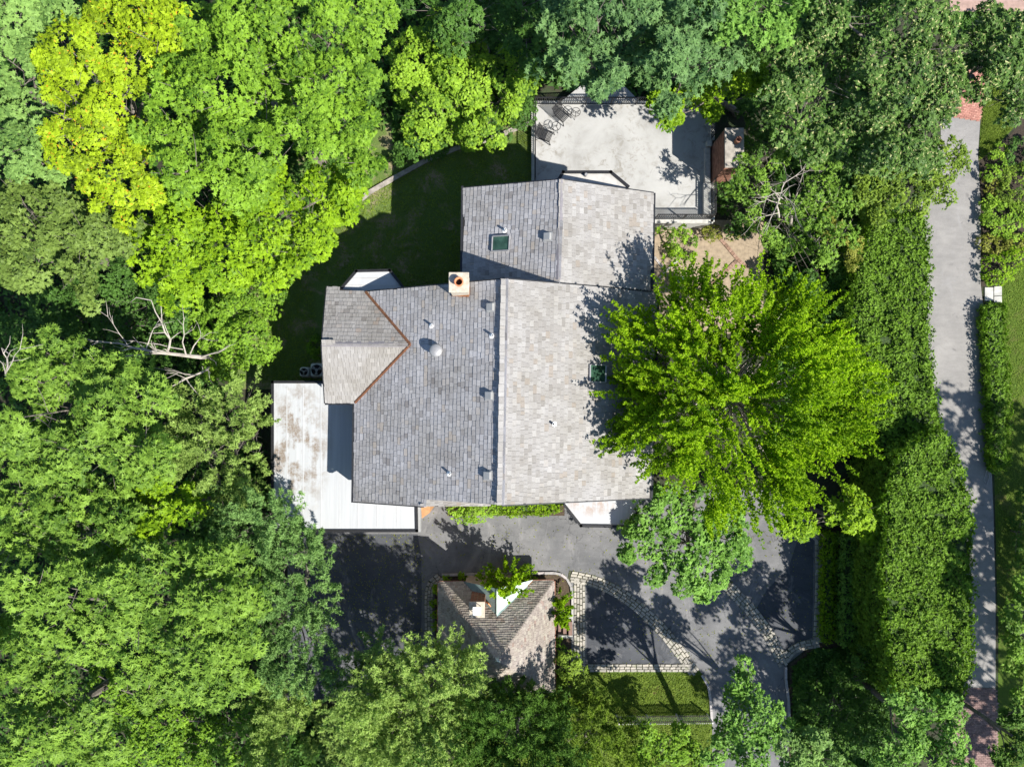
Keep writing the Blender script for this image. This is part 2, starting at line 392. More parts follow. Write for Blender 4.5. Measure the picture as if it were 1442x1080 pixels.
SPEC = dict(
    broad=dict(pad=.46, over=1.9, ros=25, lv=6, ln=.135, wd=.10, flat=.22, up=.55, droop=.2),
    oak=dict(pad=.46, over=1.9, ros=18, lv=8, ln=.17, wd=.085, flat=.25, up=.6, droop=.12),
    fine=dict(pad=.36, over=2.2, ros=22, lv=5, ln=.11, wd=.08, flat=.3, up=.45, droop=.2),
    vine=dict(pad=.34, over=1.6, ros=24, lv=4, ln=.105, wd=.115, flat=.12, up=.4, droop=.1),
    sparse=dict(pad=.34, over=1.5, ros=12, lv=5, ln=.13, wd=.07, flat=.35, up=.5, droop=.2),
    shrub=dict(pad=.22, over=1.6, ros=13, lv=5, ln=.09, wd=.055, flat=.3, up=.35, droop=.15))
ACC = dict(linden=.07, lime=.02)
def crown_broad(lv, lobes, sp, tmix=.0, acc=.008):
    p = SPEC[sp]; C, N, K = pads_on_lobes(lobes, p['pad'], p['over'])
    n = len(C); pr = p['pad'] * (.65 + .7 * rnd(n))
    nn = unit(N * (1 - p['up']) + np.array([0, 0, 1.]) * p['up'] + RNG.normal(size=(n, 3)) * .16)
    a = unit(np.cross(nn, RNG.normal(size=(n, 3)))); b = np.cross(nn, a)
    ptint = .5 + .16 * RNG.normal(size=n) + tmix * RNG.normal(size=len(lobes))[K]
    k = p['ros']; rr = np.sqrt(rnd(n, k)) * pr[:, None]; th = rnd(n, k) * 6.283
    q = C[:, None] + a[:, None] * (rr * np.cos(th))[..., None] + b[:, None] * (rr * np.sin(th))[..., None] \
        + nn[:, None] * (-(rr ** 2) / pr[:, None] * .6 + RNG.normal(size=(n, k)) * p['flat'] * pr[:, None] * .5)[..., None]
    rn = unit(nn[:, None] + RNG.normal(size=(n, k, 3)) * .26 + .35 * SUNV)
    m = n * k; q = q.reshape(m, 3); rn = rn.reshape(m, 3); rt = (np.repeat(ptint, k) + .10 * RNG.normal(size=m))
    ra = unit(np.cross(rn, RNG.normal(size=(m, 3)))); rb = np.cross(rn, ra)
    j = p['lv']; ang = (np.arange(j) / j * 6.283)[None] + rnd(m, 1) * 6.283 + RNG.normal(size=(m, j)) * .3
    d = ra[:, None] * np.cos(ang)[..., None] + rb[:, None] * np.sin(ang)[..., None] + rn[:, None] * (RNG.normal(size=(m, j)) * .22 + .08)[..., None]
    nl = unit(rn[:, None] + RNG.normal(size=(m, j, 3)) * .16)
    t = rt[:, None] + RNG.normal(size=(m, j)) * .13
    # a few leaves keep the accent colour (turning leaves, bracts, buds)
    t = np.where(rnd(m, j) < acc, 1.0, np.minimum(t, .93))
    sz = (.75 + .5 * rnd(m, j))
    lv.add(np.repeat(q, j, 0), d.reshape(-1, 3), nl.reshape(-1, 3), (p['ln'] * sz).ravel(), (p['wd'] * sz).ravel(), t.ravel(), p['droop'])

def plumes(lv, base, dirs, length, rad, tufts, needles, ln, wd, ptint, taper=.75, upn=.5, spread=.9):
    """leafy or needled shoots: tufts along an axis, thinner to the tip"""
    n = len(base); dirs = unit(dirs)
    a = unit(np.cross(dirs, RNG.normal(size=(n, 3)))); b = np.cross(dirs, a)
    k = tufts; s = rnd(n, k) ** .85; th = rnd(n, k) * 6.283
    rr = rad[:, None] * (1 - taper * s) * np.sqrt(.25 + .75 * rnd(n, k))
    side = a[:, None] * np.cos(th)[..., None] + b[:, None] * np.sin(th)[..., None]
    q = base[:, None] + dirs[:, None] * (s * length[:, None])[..., None] + side * rr[..., None]
    q[..., 2] += s ** 2 * length[:, None] * .12
    ax = unit(dirs[:, None] * .7 + side * .6 + np.array([0, 0, .35])).reshape(-1, 3)
    m = n * k; q = q.reshape(m, 3); tt = np.repeat(ptint, k) + .22 * (s.ravel() - .5) + .08 * RNG.normal(size=m)
    j = needles
    d = unit(ax[:, None] * (1 - spread * .5) + sph(m * j).reshape(m, j, 3) * spread)
    nl = unit(sph(m * j).reshape(m, j, 3) + np.array([0, 0, 1.]) * upn * 2 + ax[:, None] * .4)
    sz = .7 + .6 * rnd(m, j); t = tt[:, None] + .10 * RNG.normal(size=(m, j))
    lv.add(np.repeat(q, j, 0), d.reshape(-1, 3), nl.reshape(-1, 3), (ln * sz).ravel(), (wd * sz).ravel(), np.minimum(t, .95).ravel(), .12)

def crown_pine(lv, lobes, out=.8, dens=1.0, length=1.1):
    C, N, K = pads_on_lobes(lobes, .36, 1.8 * dens)
    n = len(C); Lb = np.array(lobes); ctr = Lb[:, :3].mean(0)
    rad = unit((C - ctr) * np.array([1, 1, .25]))
    dirs = N * .5 + rad * out + np.array([0, 0, .5]) + RNG.normal(size=(n, 3)) * .2
    ln = length * (.6 + .8 * rnd(n))
    plumes(lv, C - unit(dirs) * ln[:, None] * .4, dirs, ln, .25 * (.7 + .6 * rnd(n)), 22, 10, .14, .042, .5 + .15 * RNG.normal(size=n), .7, .35, 1.1)

def trunk_obj(parent, base, lobes, r0, mat, twigs=0):
    """tapered trunk with limbs running to the middle of every lobe"""
    mb = MB(); Lb = np.array(lobes); c = Lb[:, :3].mean(0); top = Vector((c[0], c[1], c[2] - .2)); base = Vector(base)
    bend = base.lerp(top, .5) + Vector((random.uniform(-.25, .25), random.uniform(-.25, .25), 0))
    mb.tube([base - Vector((0, 0, .2)), base + Vector((0, 0, .3)), bend, top], [r0 * 1.25, r0, r0 * .75, r0 * .45], 8)
    for x, y, z, r, rz in lobes:
        e = Vector((x, y, z + rz * .3)); st = base.lerp(top, random.uniform(.45, .95))
        md = st.lerp(e, .5) + Vector((random.uniform(-.2, .2), random.uniform(-.2, .2), -.15))
        mb.tube([st, md, e], [r0 * .28, r0 * .17, r0 * .05], 5)
        for _ in range(7):
            d = Vector(sph(1)[0]); d.z = abs(d.z) * .6 + .1; q = md.lerp(e, random.uniform(.2, .9))
            mb.tube([q, q + d * r * .55, q + d * r * .95 + Vector((0, 0, r * .1))], [r0 * .075, r0 * .045, r0 * .012], 4)
    return mb.build('trunk', mat, parent)

def W3(lob, z, zvar=.5, flat=.75):
    out = []
    for l in lob:
        zz = z + (l[3] if len(l) > 3 else 0) + random.uniform(-zvar, zvar); q = P(l[0], l[1], zz); r = PX(l[2], zz)
        out.append((q.x, q.y, zz, r, r * flat))
    return out
def tree(name, label, cat, lob, z, leaf, sp, group=None, r0=.22, base=None, zvar=1.0, flat=.75, tmix=.05, twig=None, gz=None, split=0, **kw):
    lobes = W3(lob, z, zvar, flat)
    if split:
        # break every lobe into a handful of leafy sub-crowns so that the outline is uneven
        sub = []
        for x, y, zz, r, rz in lobes:
            k = split if r > .9 else 2
            for i in range(k):
                d = sph(1)[0]; d[2] = abs(d[2]) * .8 - .1; f = random.uniform(.5, .75)
                rr = r * random.uniform(.42, .62)
                sub.append((x + d[0] * r * f, y + d[1] * r * f, zz + d[2] * rz * f, rr, rr * flat))
            sub.append((x, y, zz, r * .62, rz * .62))
        fol = sub
    else: fol = lobes
    c = np.array(lobes)[:, :2].mean(0) if base is None else np.array(P(*base, 0))[:2]
    g = TZ(c[0], c[1]) if gz is None else gz
    t = thing(name, label, cat, (c[0], c[1], g), group)
    lv = Leaves()
    if sp == 'pine': crown_pine(lv, fol, **kw)
    else: crown_broad(lv, fol, sp, tmix, ACC.get(leaf, .008))
    lv.build('crown', L[leaf], t)
    trunk_obj(t, (c[0], c[1], g), lobes, r0, twig or M['bark'])
    return t

def pip(x, y, poly):
    ins = np.zeros(len(x), bool); n = len(poly)
    for i in range(n):
        x0, y0 = poly[i]; x1, y1 = poly[(i + 1) % n]
        c = ((y0 > y) != (y1 > y)) & (x < (x1 - x0) * (y - y0) / ((y1 - y0) if y1 != y0 else 1e-9) + x0)
        ins ^= c
    return ins
def waves(k, wl, seed):
    r = np.random.default_rng(seed); v = unit(r.normal(size=(k, 3))) * (6.283 / wl) * (.6 + .8 * r.random((k, 1))); ph = r.random(k) * 6.283
    return lambda p: np.sin(p @ v.T + ph).sum(1) / math.sqrt(k)
def hedge(name, label, poly_px, z, leaf, dens=420, ln=.11, wd=.06, lump=.16, group=None, cat='hedge', z0=0.0, sidejit=.16, seed=3, core=.22):
    poly = [P(a, b, z) for a, b in poly_px]; pl = [(p.x, p.y) for p in poly]
    cx = sum(p[0] for p in pl) / len(pl); cy = sum(p[1] for p in pl) / len(pl)
    t = thing(name, label, cat, (cx, cy, z0), group)
    # jagged outline
    A = np.array(pl); mn, mx = A.min(0), A.max(0); area = abs(sum(A[i, 0] * A[(i + 1) % len(A), 1] - A[(i + 1) % len(A), 0] * A[i, 1] for i in range(len(A)))) / 2
    n = int(area * dens / 4 * (np.prod(mx - mn) / area)); xy = mn + rnd(n, 2) * (mx - mn); xy = xy[pip(xy[:, 0], xy[:, 1], pl)]
    nz = waves(10, 1.1, seed); nz2 = waves(8, .42, seed + 1)
    p = np.c_[xy, np.full(len(xy), z)]; h = nz(p) * lump + nz2(p) * lump * .5
    ed = np.full(len(xy), 9.0)
    for i in range(len(A)):
        a, b = A[i], A[(i + 1) % len(A)]; ab = b - a; tt = np.clip(((xy - a) @ ab) / (ab @ ab), 0, 1)
        ed = np.minimum(ed, np.linalg.norm(xy - (a + tt[:, None] * ab), axis=1))
    p[:, 2] += h - np.where(ed < .5, (.5 - ed) ** 2 * 1.3, 0) - rnd(len(p)) ** 2 * .22
    # sides
    P2, N2 = [], []
    ccw = sum(A[i, 0] * A[(i + 1) % len(A), 1] - A[(i + 1) % len(A), 0] * A[i, 1] for i in range(len(A))) > 0
    for i in range(len(A)):
        a, b = A[i], A[(i + 1) % len(A)]; d = b - a; l = np.linalg.norm(d); k = int(l * (z - z0) * dens / 5)
        if k < 1: continue
        nn = np.array([d[1], -d[0]]) / l * (1 if ccw else -1)
        u = rnd(k); zz = z0 + .1 + rnd(k) * (z - z0 - .1)
        q = a + u[:, None] * d; q3 = np.c_[q, zz]
        q3[:, :2] += nn * ((nz(q3) * lump * .6 + nz2(q3) * lump * .5 + RNG.normal(size=k) * sidejit * .5)[:, None])
        P2.append(q3); N2.append(np.tile([nn[0], nn[1], .4], (k, 1)))
    allp = np.concatenate([p] + P2); alln = np.concatenate([np.tile([0, 0, 1.], (len(p), 1))] + N2)
    m = len(allp); rn = unit(alln + RNG.normal(size=(m, 3)) * .45)
    ra = unit(np.cross(rn, RNG.normal(size=(m, 3)))); rb = np.cross(rn, ra); j = 6
    ang = (np.arange(j) / j * 6.283)[None] + rnd(m, 1) * 6.283 + RNG.normal(size=(m, j)) * .4
    dd = ra[:, None] * np.cos(ang)[..., None] + rb[:, None] * np.sin(ang)[..., None] + rn[:, None] * (.35 + RNG.normal(size=(m, j)) * .4)[..., None]
    tint = .5 + .10 * nz(allp) + .12 * RNG.normal(size=m); sz = .7 + .6 * rnd(m, j)
    lv = Leaves(); lv.add(np.repeat(allp, j, 0), dd.reshape(-1, 3), np.repeat(rn, j, 0), (ln * sz).ravel(), (wd * sz).ravel(), (tint[:, None] + .12 * RNG.normal(size=(m, j))).ravel())
    lv.build('foliage', L[leaf], t)
    c2 = np.array([cx, cy]); MBc = MB()
    ins = []
    for i in range(len(A)):
        a, b, c = A[i - 1], A[i], A[(i + 1) % len(A)]
        e1 = (b - a) / np.linalg.norm(b - a); e2 = (c - b) / np.linalg.norm(c - b); s = 1 if ccw else -1
        nrm = -(np.array([e1[1], -e1[0]]) + np.array([e2[1], -e2[0]])) * s; nrm /= max(np.linalg.norm(nrm), 1e-6)
        ins.append(b + nrm * core)
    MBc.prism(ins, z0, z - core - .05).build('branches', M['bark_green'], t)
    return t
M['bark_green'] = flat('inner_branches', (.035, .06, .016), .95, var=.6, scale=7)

# ------------------------------------------------------------------ SETTING: ground, lawns, roads
def sheet(name, poly_px, z, mat, kind='structure', zp=None):
    pts = [P(a, b, z if zp is None else zp) for a, b in poly_px]
    return MB().prism([(p.x, p.y) for p in pts], z - .1, z, top_only=True).build(name, mat, kind=kind)
gx = np.concatenate([np.linspace(-400, -42, 12), np.linspace(-40, 40, 110), np.linspace(42, 400, 12)])
gy = np.concatenate([np.linspace(-400, -34, 12), np.linspace(-32, 32, 90), np.linspace(34, 400, 12)])
mb = MB(); nx = len(gx)
mb.v = [(x, y, TZ(x, y)) for y in gy for x in gx]
mb.f = [(j * nx + i, j * nx + i + 1, (j + 1) * nx + i + 1, (j + 1) * nx + i) for j in range(len(gy) - 1) for i in range(nx - 1)]
mb.t = [.5] * len(mb.f); mb.build('ground', M['ground'], smooth=True, kind='structure')
# back lawn, draped
a, b = P(325, 548, 1.25), P(775, 165, 1.25); mb = MB(); k = 40
xs = np.linspace(a.x, b.x, k); ys = np.linspace(a.y, b.y, k)
mb.v = [(x, y, TZ(x, y) + .03) for y in ys for x in xs]
mb.f = [(j * k + i, j * k + i + 1, (j + 1) * k + i + 1, (j + 1) * k + i) for j in range(k - 1) for i in range(k - 1)]; mb.t = [.5] * len(mb.f)
mb.build('lawn', M['lawn_shade'], smooth=True, kind='structure')
sheet('lawn', [(640, 960), (806, 944), (985, 944), (998, 960), (1003, 1000), (1003, 1130), (640, 1130)], .012, M['lawn_front'])
sheet('driveway', [(405, 742), (405, 985), (600, 985), (800, 985), (800, 944), (985, 944), (1000, 965), (1002, 1140), (1112, 1140), (1108, 935), (1150, 902), (1157, 755), (1100, 690), (900, 690), (590, 690), (560, 742)], .004, M['asphalt'])
M['asphalt_shade'] = asphaltmat('shaded_asphalt', (.050, .054, .063), (.092, .096, .106))  # darker, bluer copy of the driveway asphalt with tree shade put into its colour
sheet('parking_shade', [(415, 752), (588, 752), (593, 780), (594, 830), (592, 985), (415, 985)], .008, M['asphalt_shade'])  # dark sheets painting shade over the left lot, wedge island and right bay
sheet('parking_shade', [(826, 826), (852, 833), (884, 851), (916, 880), (942, 910), (962, 935), (826, 935)], .008, M['asphalt_shade'])
sheet('parking_shade', [(1126, 752), (1146, 760), (1144, 898), (1122, 905), (1104, 921), (1088, 888), (1064, 858), (1080, 830), (1110, 800)], .008, M['asphalt_shade'])
sheet('road', [(1324, 120), (1384, 120), (1377, 220), (1381, 260), (1381, 400), (1390, 480), (1394, 600), (1399, 720), (1402, 850), (1402, 968), (1352, 968), (1350, 820), (1345, 700), (1330, 640), (1318, 560), (1303, 480), (1300, 420), (1290, 300), (1300, 250), (1325, 200)], .004, M['road'])
sheet('lawn', [(1384, 120), (1429, 130), (1428, 180), (1405, 205), (1378, 227), (1380, 190)], .012, M['lawn_clip'])
sheet('lawn', [(1396, 470), (1412, 400), (1445, 362), (1600, 330), (1600, 1200), (1404, 1140), (1406, 900), (1401, 700)], .008, M['lawn_clip'])
sheet('planting_bed', [(1378, 228), (1410, 204), (1432, 180), (1436, 120), (1600, 120), (1600, 330), (1445, 362), (1412, 400), (1382, 404), (1382, 300)], .004, M['mulch'])
sheet('dirt_path', [(1330, -60), (1600, -60), (1600, 25), (1442, 22), (1400, 30), (1340, 22)], .004, M['dirt_path'])
sheet('garden_gravel', [(915, 310), (1075, 310), (1075, 470), (915, 470)], .004, M['sand'])
sheet('planting_bed', [(1112, 935), (1152, 905), (1162, 750), (1260, 740), (1260, 1130), (1112, 1130)], .006, M['soil'])
sheet('planting_bed', [(612, 812), (624, 811), (785, 809), (797, 816), (803, 830), (805, 935), (800, 985), (612, 985)], .012, M['soil'])
sheet('planting_bed', [(630, 690), (795, 690), (795, 726), (690, 726), (630, 726)], .010, M['soil'])

# brick ends of the road: every brick a real piece, joined
def brickfield(name, poly_px, ang, size=(.21, .10), mat=None):
    poly = [P(a, b, 0) for a, b in poly_px]; pl = [(p.x, p.y) for p in poly]
    MB().prism(pl, 0, .006, top_only=True).build(name + '_bed', M['mortar'], kind='structure')
    A = np.array(pl); c = A.mean(0); mb = MB(); ca, sa = math.cos(ang), math.sin(ang)
    R = np.array([[ca, sa], [-sa, ca]]); Bq = (A - c) @ R.T; mn, mx = Bq.min(0), Bq.max(0)
    for j in range(int((mx[1] - mn[1]) / size[1]) + 1):
        for i in range(int((mx[0] - mn[0]) / size[0]) + 2):
            u = mn[0] + (i + (.5 if j % 2 else 0)) * size[0]; v = mn[1] + j * size[1]
            q = c + np.array([u, v]) @ R
            if pip(np.array([q[0]]), np.array([q[1]]), pl)[0]:
                mb.box((q[0], q[1], .012 + random.uniform(-.004, .004)), (size[0] - .014, size[1] - .014, .03), ang, random.random())
    o = mb.build('brick_paving', mat or M['brick'], kind='stuff'); return o
brickfield('brick_paving', [(1322, 100), (1392, 100), (1388, 130), (1380, 172), (1335, 165)], .15)
M['brick_dull'] = tintmat('weathered_paving_brick', [(.15, .095, .085), (.22, .135, .12), (.28, .18, .16)], .85)
brickfield('brick_paving', [(1350, 968), (1402, 968), (1407, 1010), (1402, 1110), (1330, 1110), (1345, 1030)], -.04, mat=M['brick_dull'])

# granite sett bands
def band(name, pts_px, width, rows, ln=.30, dense=True, z=.012):
    pts = [P(a, b, 0) for a, b in pts_px]
    # resample smoothly (Catmull-Rom)
    Q = []
    for i in range(len(pts) - 1):
        p0, p1, p2, p3 = pts[max(i - 1, 0)], pts[i], pts[i + 1], pts[min(i + 2, len(pts) - 1)]
        for s in np.linspace(0, 1, 12, endpoint=False):
            Q.append(.5 * ((2 * p1) + (p2 - p0) * s + (2 * p0 - 5 * p1 + 4 * p2 - p3) * s * s + (3 * p1 - p0 - 3 * p2 + p3) * s ** 3))
    Q.append(pts[-1]); cum = [0]
    for i in range(1, len(Q)): cum.append(cum[-1] + (Q[i] - Q[i - 1]).length)
    def at(s):
        s = min(max(s, 0), cum[-1]); i = max(1, min(int(np.searchsorted(cum, s)), len(Q) - 1))
        f = (s - cum[i - 1]) / max(cum[i] - cum[i - 1], 1e-6); return Q[i - 1].lerp(Q[i], f), (Q[i] - Q[i - 1]).normalized()
    mb = MB(); lv, rv = [], []
    for q in np.linspace(0, cum[-1], 40):
        c, d = at(q); nrm = Vector((-d.y, d.x, 0)); lv.append(c + nrm * width / 2); rv.append(c - nrm * width / 2)
    vs = [(p.x, p.y, z) for p in lv + rv]; mb.add(vs, [(i, 40 + i, 41 + i, 1 + i) for i in range(39)])
    base = mb.build(name, M['joint'], kind='structure')
    rw = width / rows
    for r in range(rows):
        s = random.uniform(0, ln); off = -width / 2 + (r + .5) * rw
        while s < cum[-1] - .05:
            l = ln * random.uniform(.75, 1.25); c, d = at(s + l / 2); nrm = Vector((-d.y, d.x, 0)); c = c + nrm * off
            o = bpy.data.objects.new('cobble', random.choice(SETTS)); COL.objects.link(o); o.parent = base
            o.location = (c.x, c.y, z + random.uniform(.0, .012)); o.rotation_euler = (random.uniform(-.03, .03), random.uniform(-.03, .03), math.atan2(d.y, d.x) + random.uniform(-.05, .05))
            o.scale = (l - .018, rw - .014, 1); s += l
    return base
SETTS = []
for i in range(14):
    m_ = MB(); jt = lambda: random.uniform(-.07, .07); t_ = random.random()
    lo = [(-.5, -.5, -.02), (.5, -.5, -.02), (.5, .5, -.02), (-.5, .5, -.02)]
    hi = [(-.43 + jt() * .6, -.41 + jt(), .04 + jt() * .15), (.43 + jt() * .6, -.41 + jt(), .04 + jt() * .15), (.43 + jt() * .6, .41 + jt(), .04 + jt() * .15), (-.43 + jt() * .6, .41 + jt(), .04 + jt() * .15)]
    m_.add(lo + hi, [(4, 5, 6, 7), (0, 1, 5, 4), (1, 2, 6, 5), (2, 3, 7, 6), (3, 0, 4, 7)], t_)
    me_ = m_.mesh('cobble'); me_.materials.append(M['cobble']); SETTS.append(me_)
band('cobble_band', [(604, 930), (604, 880), (604, 840), (608, 822), (620, 812)], .50, 3, .26)
band('cobble_band', [(816, 812), (816, 850), (816, 900), (816, 946)], .66, 4, .34, z=.012)
band('cobble_band', [(800, 811), (838, 819), (880, 840), (922, 876), (952, 911), (978, 947)], .68, 4, .34, z=.016)
band('cobble_band', [(826, 940), (900, 940), (972, 940)], .46, 3, .34, z=.020)
band('cobble_band', [(1022, 822), (1056, 858), (1082, 893), (1104, 934)], .70, 4, .34)
band('cobble_band', [(1104, 930), (1114, 917), (1130, 909), (1152, 905)], .54, 3, .34, z=.016)
band('cobble_band', [(1154, 757), (1154, 830), (1151, 905)], .56, 3, .34, z=.020)
band('cobble_band', [(1098, 700), (1125, 727), (1152, 757)], .56, 3, .34, z=.024)

def curbline(label, pts_px, group='granite kerb lines by the driveway', w=.13, ln=.5, h=.11):
    pts = [P(a, b, 0) for a, b in pts_px]; t = thing('stone_curb', label, 'kerb', pts[0], group)
    for i in range(len(pts) - 1):
        a, b = pts[i], pts[i + 1]; d = b - a; n = max(1, round(d.length / ln))
        for k in range(n):
            p0 = a + d * (k / n); p1 = a + d * ((k + 1) / n); e = d.normalized() * .008
            p0 = p0 + e + Vector((0, 0, h / 2)); p1 = p1 - e + Vector((0, 0, h / 2))
            MB().bar(p0, p1, w, h + random.uniform(-.01, .01), random.random()).build('curb_stone', M['curb'], t)
    return t
curbline('pale curved granite kerb around the corner of the gatehouse planting bed', [(622, 809), (680, 808), (740, 807), (780, 806), (790, 808), (798, 814), (804, 825), (806, 840), (806, 878)])
curbline('thin pale kerb along the right edge of the driveway, bottom right', [(1106, 938), (1106, 955), (1110, 985), (1111, 1015), (1110, 1050)])
curbline('short pale kerb between the front lawn and the driveway', [(988, 950), (997, 965), (1000, 985), (1002, 1015)])

# ------------------------------------------------------------------ shingle planes
def uvframe(poly):
    n = Vector((0, 0, 0))
    for i in range(len(poly)):
        a, b = poly[i], poly[(i + 1) % len(poly)]
        n += Vector(((a.y - b.y) * (a.z + b.z), (a.z - b.z) * (a.x + b.x), (a.x - b.x) * (a.y + b.y)))
    n.normalize()
    if n.z < 0: n = -n
    v = Vector((0, 0, 1)) - n * n.z; v.normalize(); u = v.cross(n); return u, v, n
def courses(poly, e, wr, eave_off=-.04):
    u, v, n = uvframe(poly); o = poly[0]; q = [((p - o).dot(u), (p - o).dot(v)) for p in poly]
    vmin = min(p[1] for p in q); vmax = max(p[1] for p in q); out = []; y = vmin + eave_off; j = 0
    while y < vmax - .02:
        vm = min(max(y + e * .5, vmin + .01), vmax - .01); xs = []
        for i in range(len(q)):
            (x0, y0), (x1, y1) = q[i], q[(i + 1) % len(q)]
            if (y0 > vm) != (y1 > vm): xs.append(x0 + (x1 - x0) * (vm - y0) / (y1 - y0))
        xs.sort()
        for k in range(0, len(xs) - 1, 2):
            a, b = xs[k], xs[k + 1]; x = a - random.uniform(0, wr[1] * .8)
            while x < b:
                w = random.uniform(*wr) if random.random() < .8 else random.uniform(wr[0] * .7, wr[1] * 1.2)
                s0, s1 = max(x, a), min(x + w, b); x += w
                if s1 - s0 > .03: out.append((s0, s1, y + random.gauss(0, .011)))
        y += e; j += 1
    return o, u, v, n, out
def tri_deck(mb, poly, lower=.0):
    u, v, n = uvframe(poly); c = sum(poly, Vector()) / len(poly)
    pts = [p - n * lower for p in poly]
    a = (pts[1] - pts[0]).cross(pts[2] - pts[1])
    mb.add(pts, [list(range(len(pts)))])
SH_MESH = {}
def shingle_meshes(mat, tag_, hb):
    if tag_ in SH_MESH: return SH_MESH[tag_]
    r = []
    for i in range(16):
        m_ = MB(); h0 = hb + random.uniform(-.006, .008); h1 = h0 + random.uniform(-.005, .005)
        m_.add([(0, 0, 0), (1, 0, 0), (1, 1, 0), (0, 1, 0), (0, 0, h0), (1, 0, h1), (1, 1, .005), (0, 1, .005)],
               [(4, 5, 6, 7), (0, 1, 5, 4), (1, 2, 6, 5), (3, 0, 4, 7)], shtint())
        me = m_.mesh('shingle'); me.materials.append(mat); r.append(me)
    SH_MESH[tag_] = r; return r
def shtint(): return min(1, max(0, random.gauss(.48, .17))) if random.random() > .03 else .97
def shingled(part, poly, e, wr, mat, tag_, singles=0, hb=.03, gap=.010, min_single=.0):
    o, u, v, n, cs = courses(poly, e, wr)
    cs.sort(key=lambda c: -(c[1] - c[0])); mb = MB(); off = ORIG[part.name]; ms = shingle_meshes(mat, tag_, hb) if singles else None
    for k, (a, b, y) in enumerate(cs):
        base = o + u * (a + gap / 2) + v * y + n * .002; w = b - a - gap; l = e * 1.28
        if k < singles:
            ob = bpy.data.objects.new('shingle', ms[k % 16] if random.random() < .5 else random.choice(ms)); COL.objects.link(ob); ob.parent = part
            R = Matrix((u, v, n)).transposed().to_4x4(); ob.matrix_basis = Matrix.Translation(base - off) @ R @ Matrix.Diagonal((w, l, 1, 1))
        else:
            h0 = hb + random.uniform(-.006, .008); h1 = h0 + random.uniform(-.005, .005)
            c4 = [base, base + u * w, base + u * w + v * l, base + v * l]
            hi = [c4[0] + n * h0, c4[1] + n * h1, c4[2] + n * .005, c4[3] + n * .005]
            mb.add(c4 + hi, [(4, 5, 6, 7), (0, 1, 5, 4), (1, 2, 6, 5), (3, 0, 4, 7)], shtint())
    s = mb.build('shingle_courses', mat, part); s['kind'] = 'stuff'; return s
def capstrip(mb, a, b, w, h=.05):
    """a folded metal or slate cap lying on a ridge or hip"""
    d = (b - a).normalized(); r = Vector((d.y, -d.x, 0)).normalized() * (w / 2); t = Vector((0, 0, h * .45)); e = Vector((0, 0, h * .45 - w * .235)); k = Vector((0, 0, -.05))
    vs = [p + o for p in (a, b) for o in (-r + e, t, r + e, r + e + k, t + k, -r + e + k)]
    mb.add(vs, [(0, 1, 7, 6), (1, 2, 8, 7), (2, 3, 9, 8), (5, 0, 6, 11), (3, 4, 10, 9), (4, 5, 11, 10), (0, 5, 4, 1), (1, 4, 3, 2), (6, 7, 10, 11), (7, 8, 9, 10)])
def gutter(mb, a, b, w=.12, h=.14, dz=-.05): mb.bar(a + Vector((0, 0, dz)), b + Vector((0, 0, dz)), w, h)

# ------------------------------------------------------------------ HOUSE
hc = P(690, 560, 0); house = thing('house', 'large house with weathered cedar shingle gable roofs and white flat-roofed wings', 'house', (hc.x, hc.y, 0))
RN, RS = P(712, 393, 10.2), P(706.5, 711, 10.2)
EN, ES = P(926, 411, 6.5), P(916, 701, 6.5)
VN, VA, VS = P(515, 411, 6.8), P(578, 485, 8.0), P(500, 567, 6.5)
WS = P(498, 706, 6.5); KS = P(597, 713, 8.28); KM = P(597, 703, 8.28)
def on_plane(px, py, poly):
    """where the sight line through a pixel meets a roof plane"""
    u, v, n = uvframe(poly); a, b = P(px, py, 20), P(px, py, 0); d = b - a
    return a + d * ((poly[0] - a).dot(n) / d.dot(n)), n
W3P, E3P = [RN, RS, WS], [RN, RS, EN]
ES = on_plane(916, 701, E3P)[0]
VN, VA, VS = (on_plane(a, b, W3P)[0] for a, b in ((515, 411), (578, 485), (500, 567)))
KS, KM = on_plane(597, 713, W3P)[0], on_plane(597, 703, W3P)[0]
# walls
def footwall(pts, z0, z1, name='wall', mat=None): return MB().prism([(p.x, p.y) for p in pts], z0, z1).build(name, mat or M['wall'], house)
footwall([P(520, 420, 6.5), P(915, 420, 6.5), P(905, 692, 6.5), P(508, 698, 6.5)], -3.2, 6.3)
footwall([P(662, 275, 6.6), P(910, 280, 6.6), P(910, 420, 6.6), P(662, 420, 6.6)], -3.2, 6.35)
footwall([P(466, 413, 6.3), P(540, 413, 6.3), P(540, 560, 6.3), P(466, 560, 6.3)], -3.2, 6.3)
# gable ends closing the roofs
def gable(tri, name='gable_wall'): return MB().add(tri, [list(range(len(tri)))]).build(name, M['wall'], house)
ins = Vector((0, -.12, -.25)); gable([RN + ins, P(530, 411, 6.8) + ins, P(530, 411, 6.8) + ins + Vector((0, 0, -1)), EN + ins + Vector((-.3, 0, -1)), EN + ins + Vector((-.3, 0, 0))])
ins = Vector((0, .25, -.25)); gable([RS + ins, WS + ins, WS + ins + Vector((0, 0, -1)), ES + ins + Vector((-.3, 0, -1)), ES + ins])
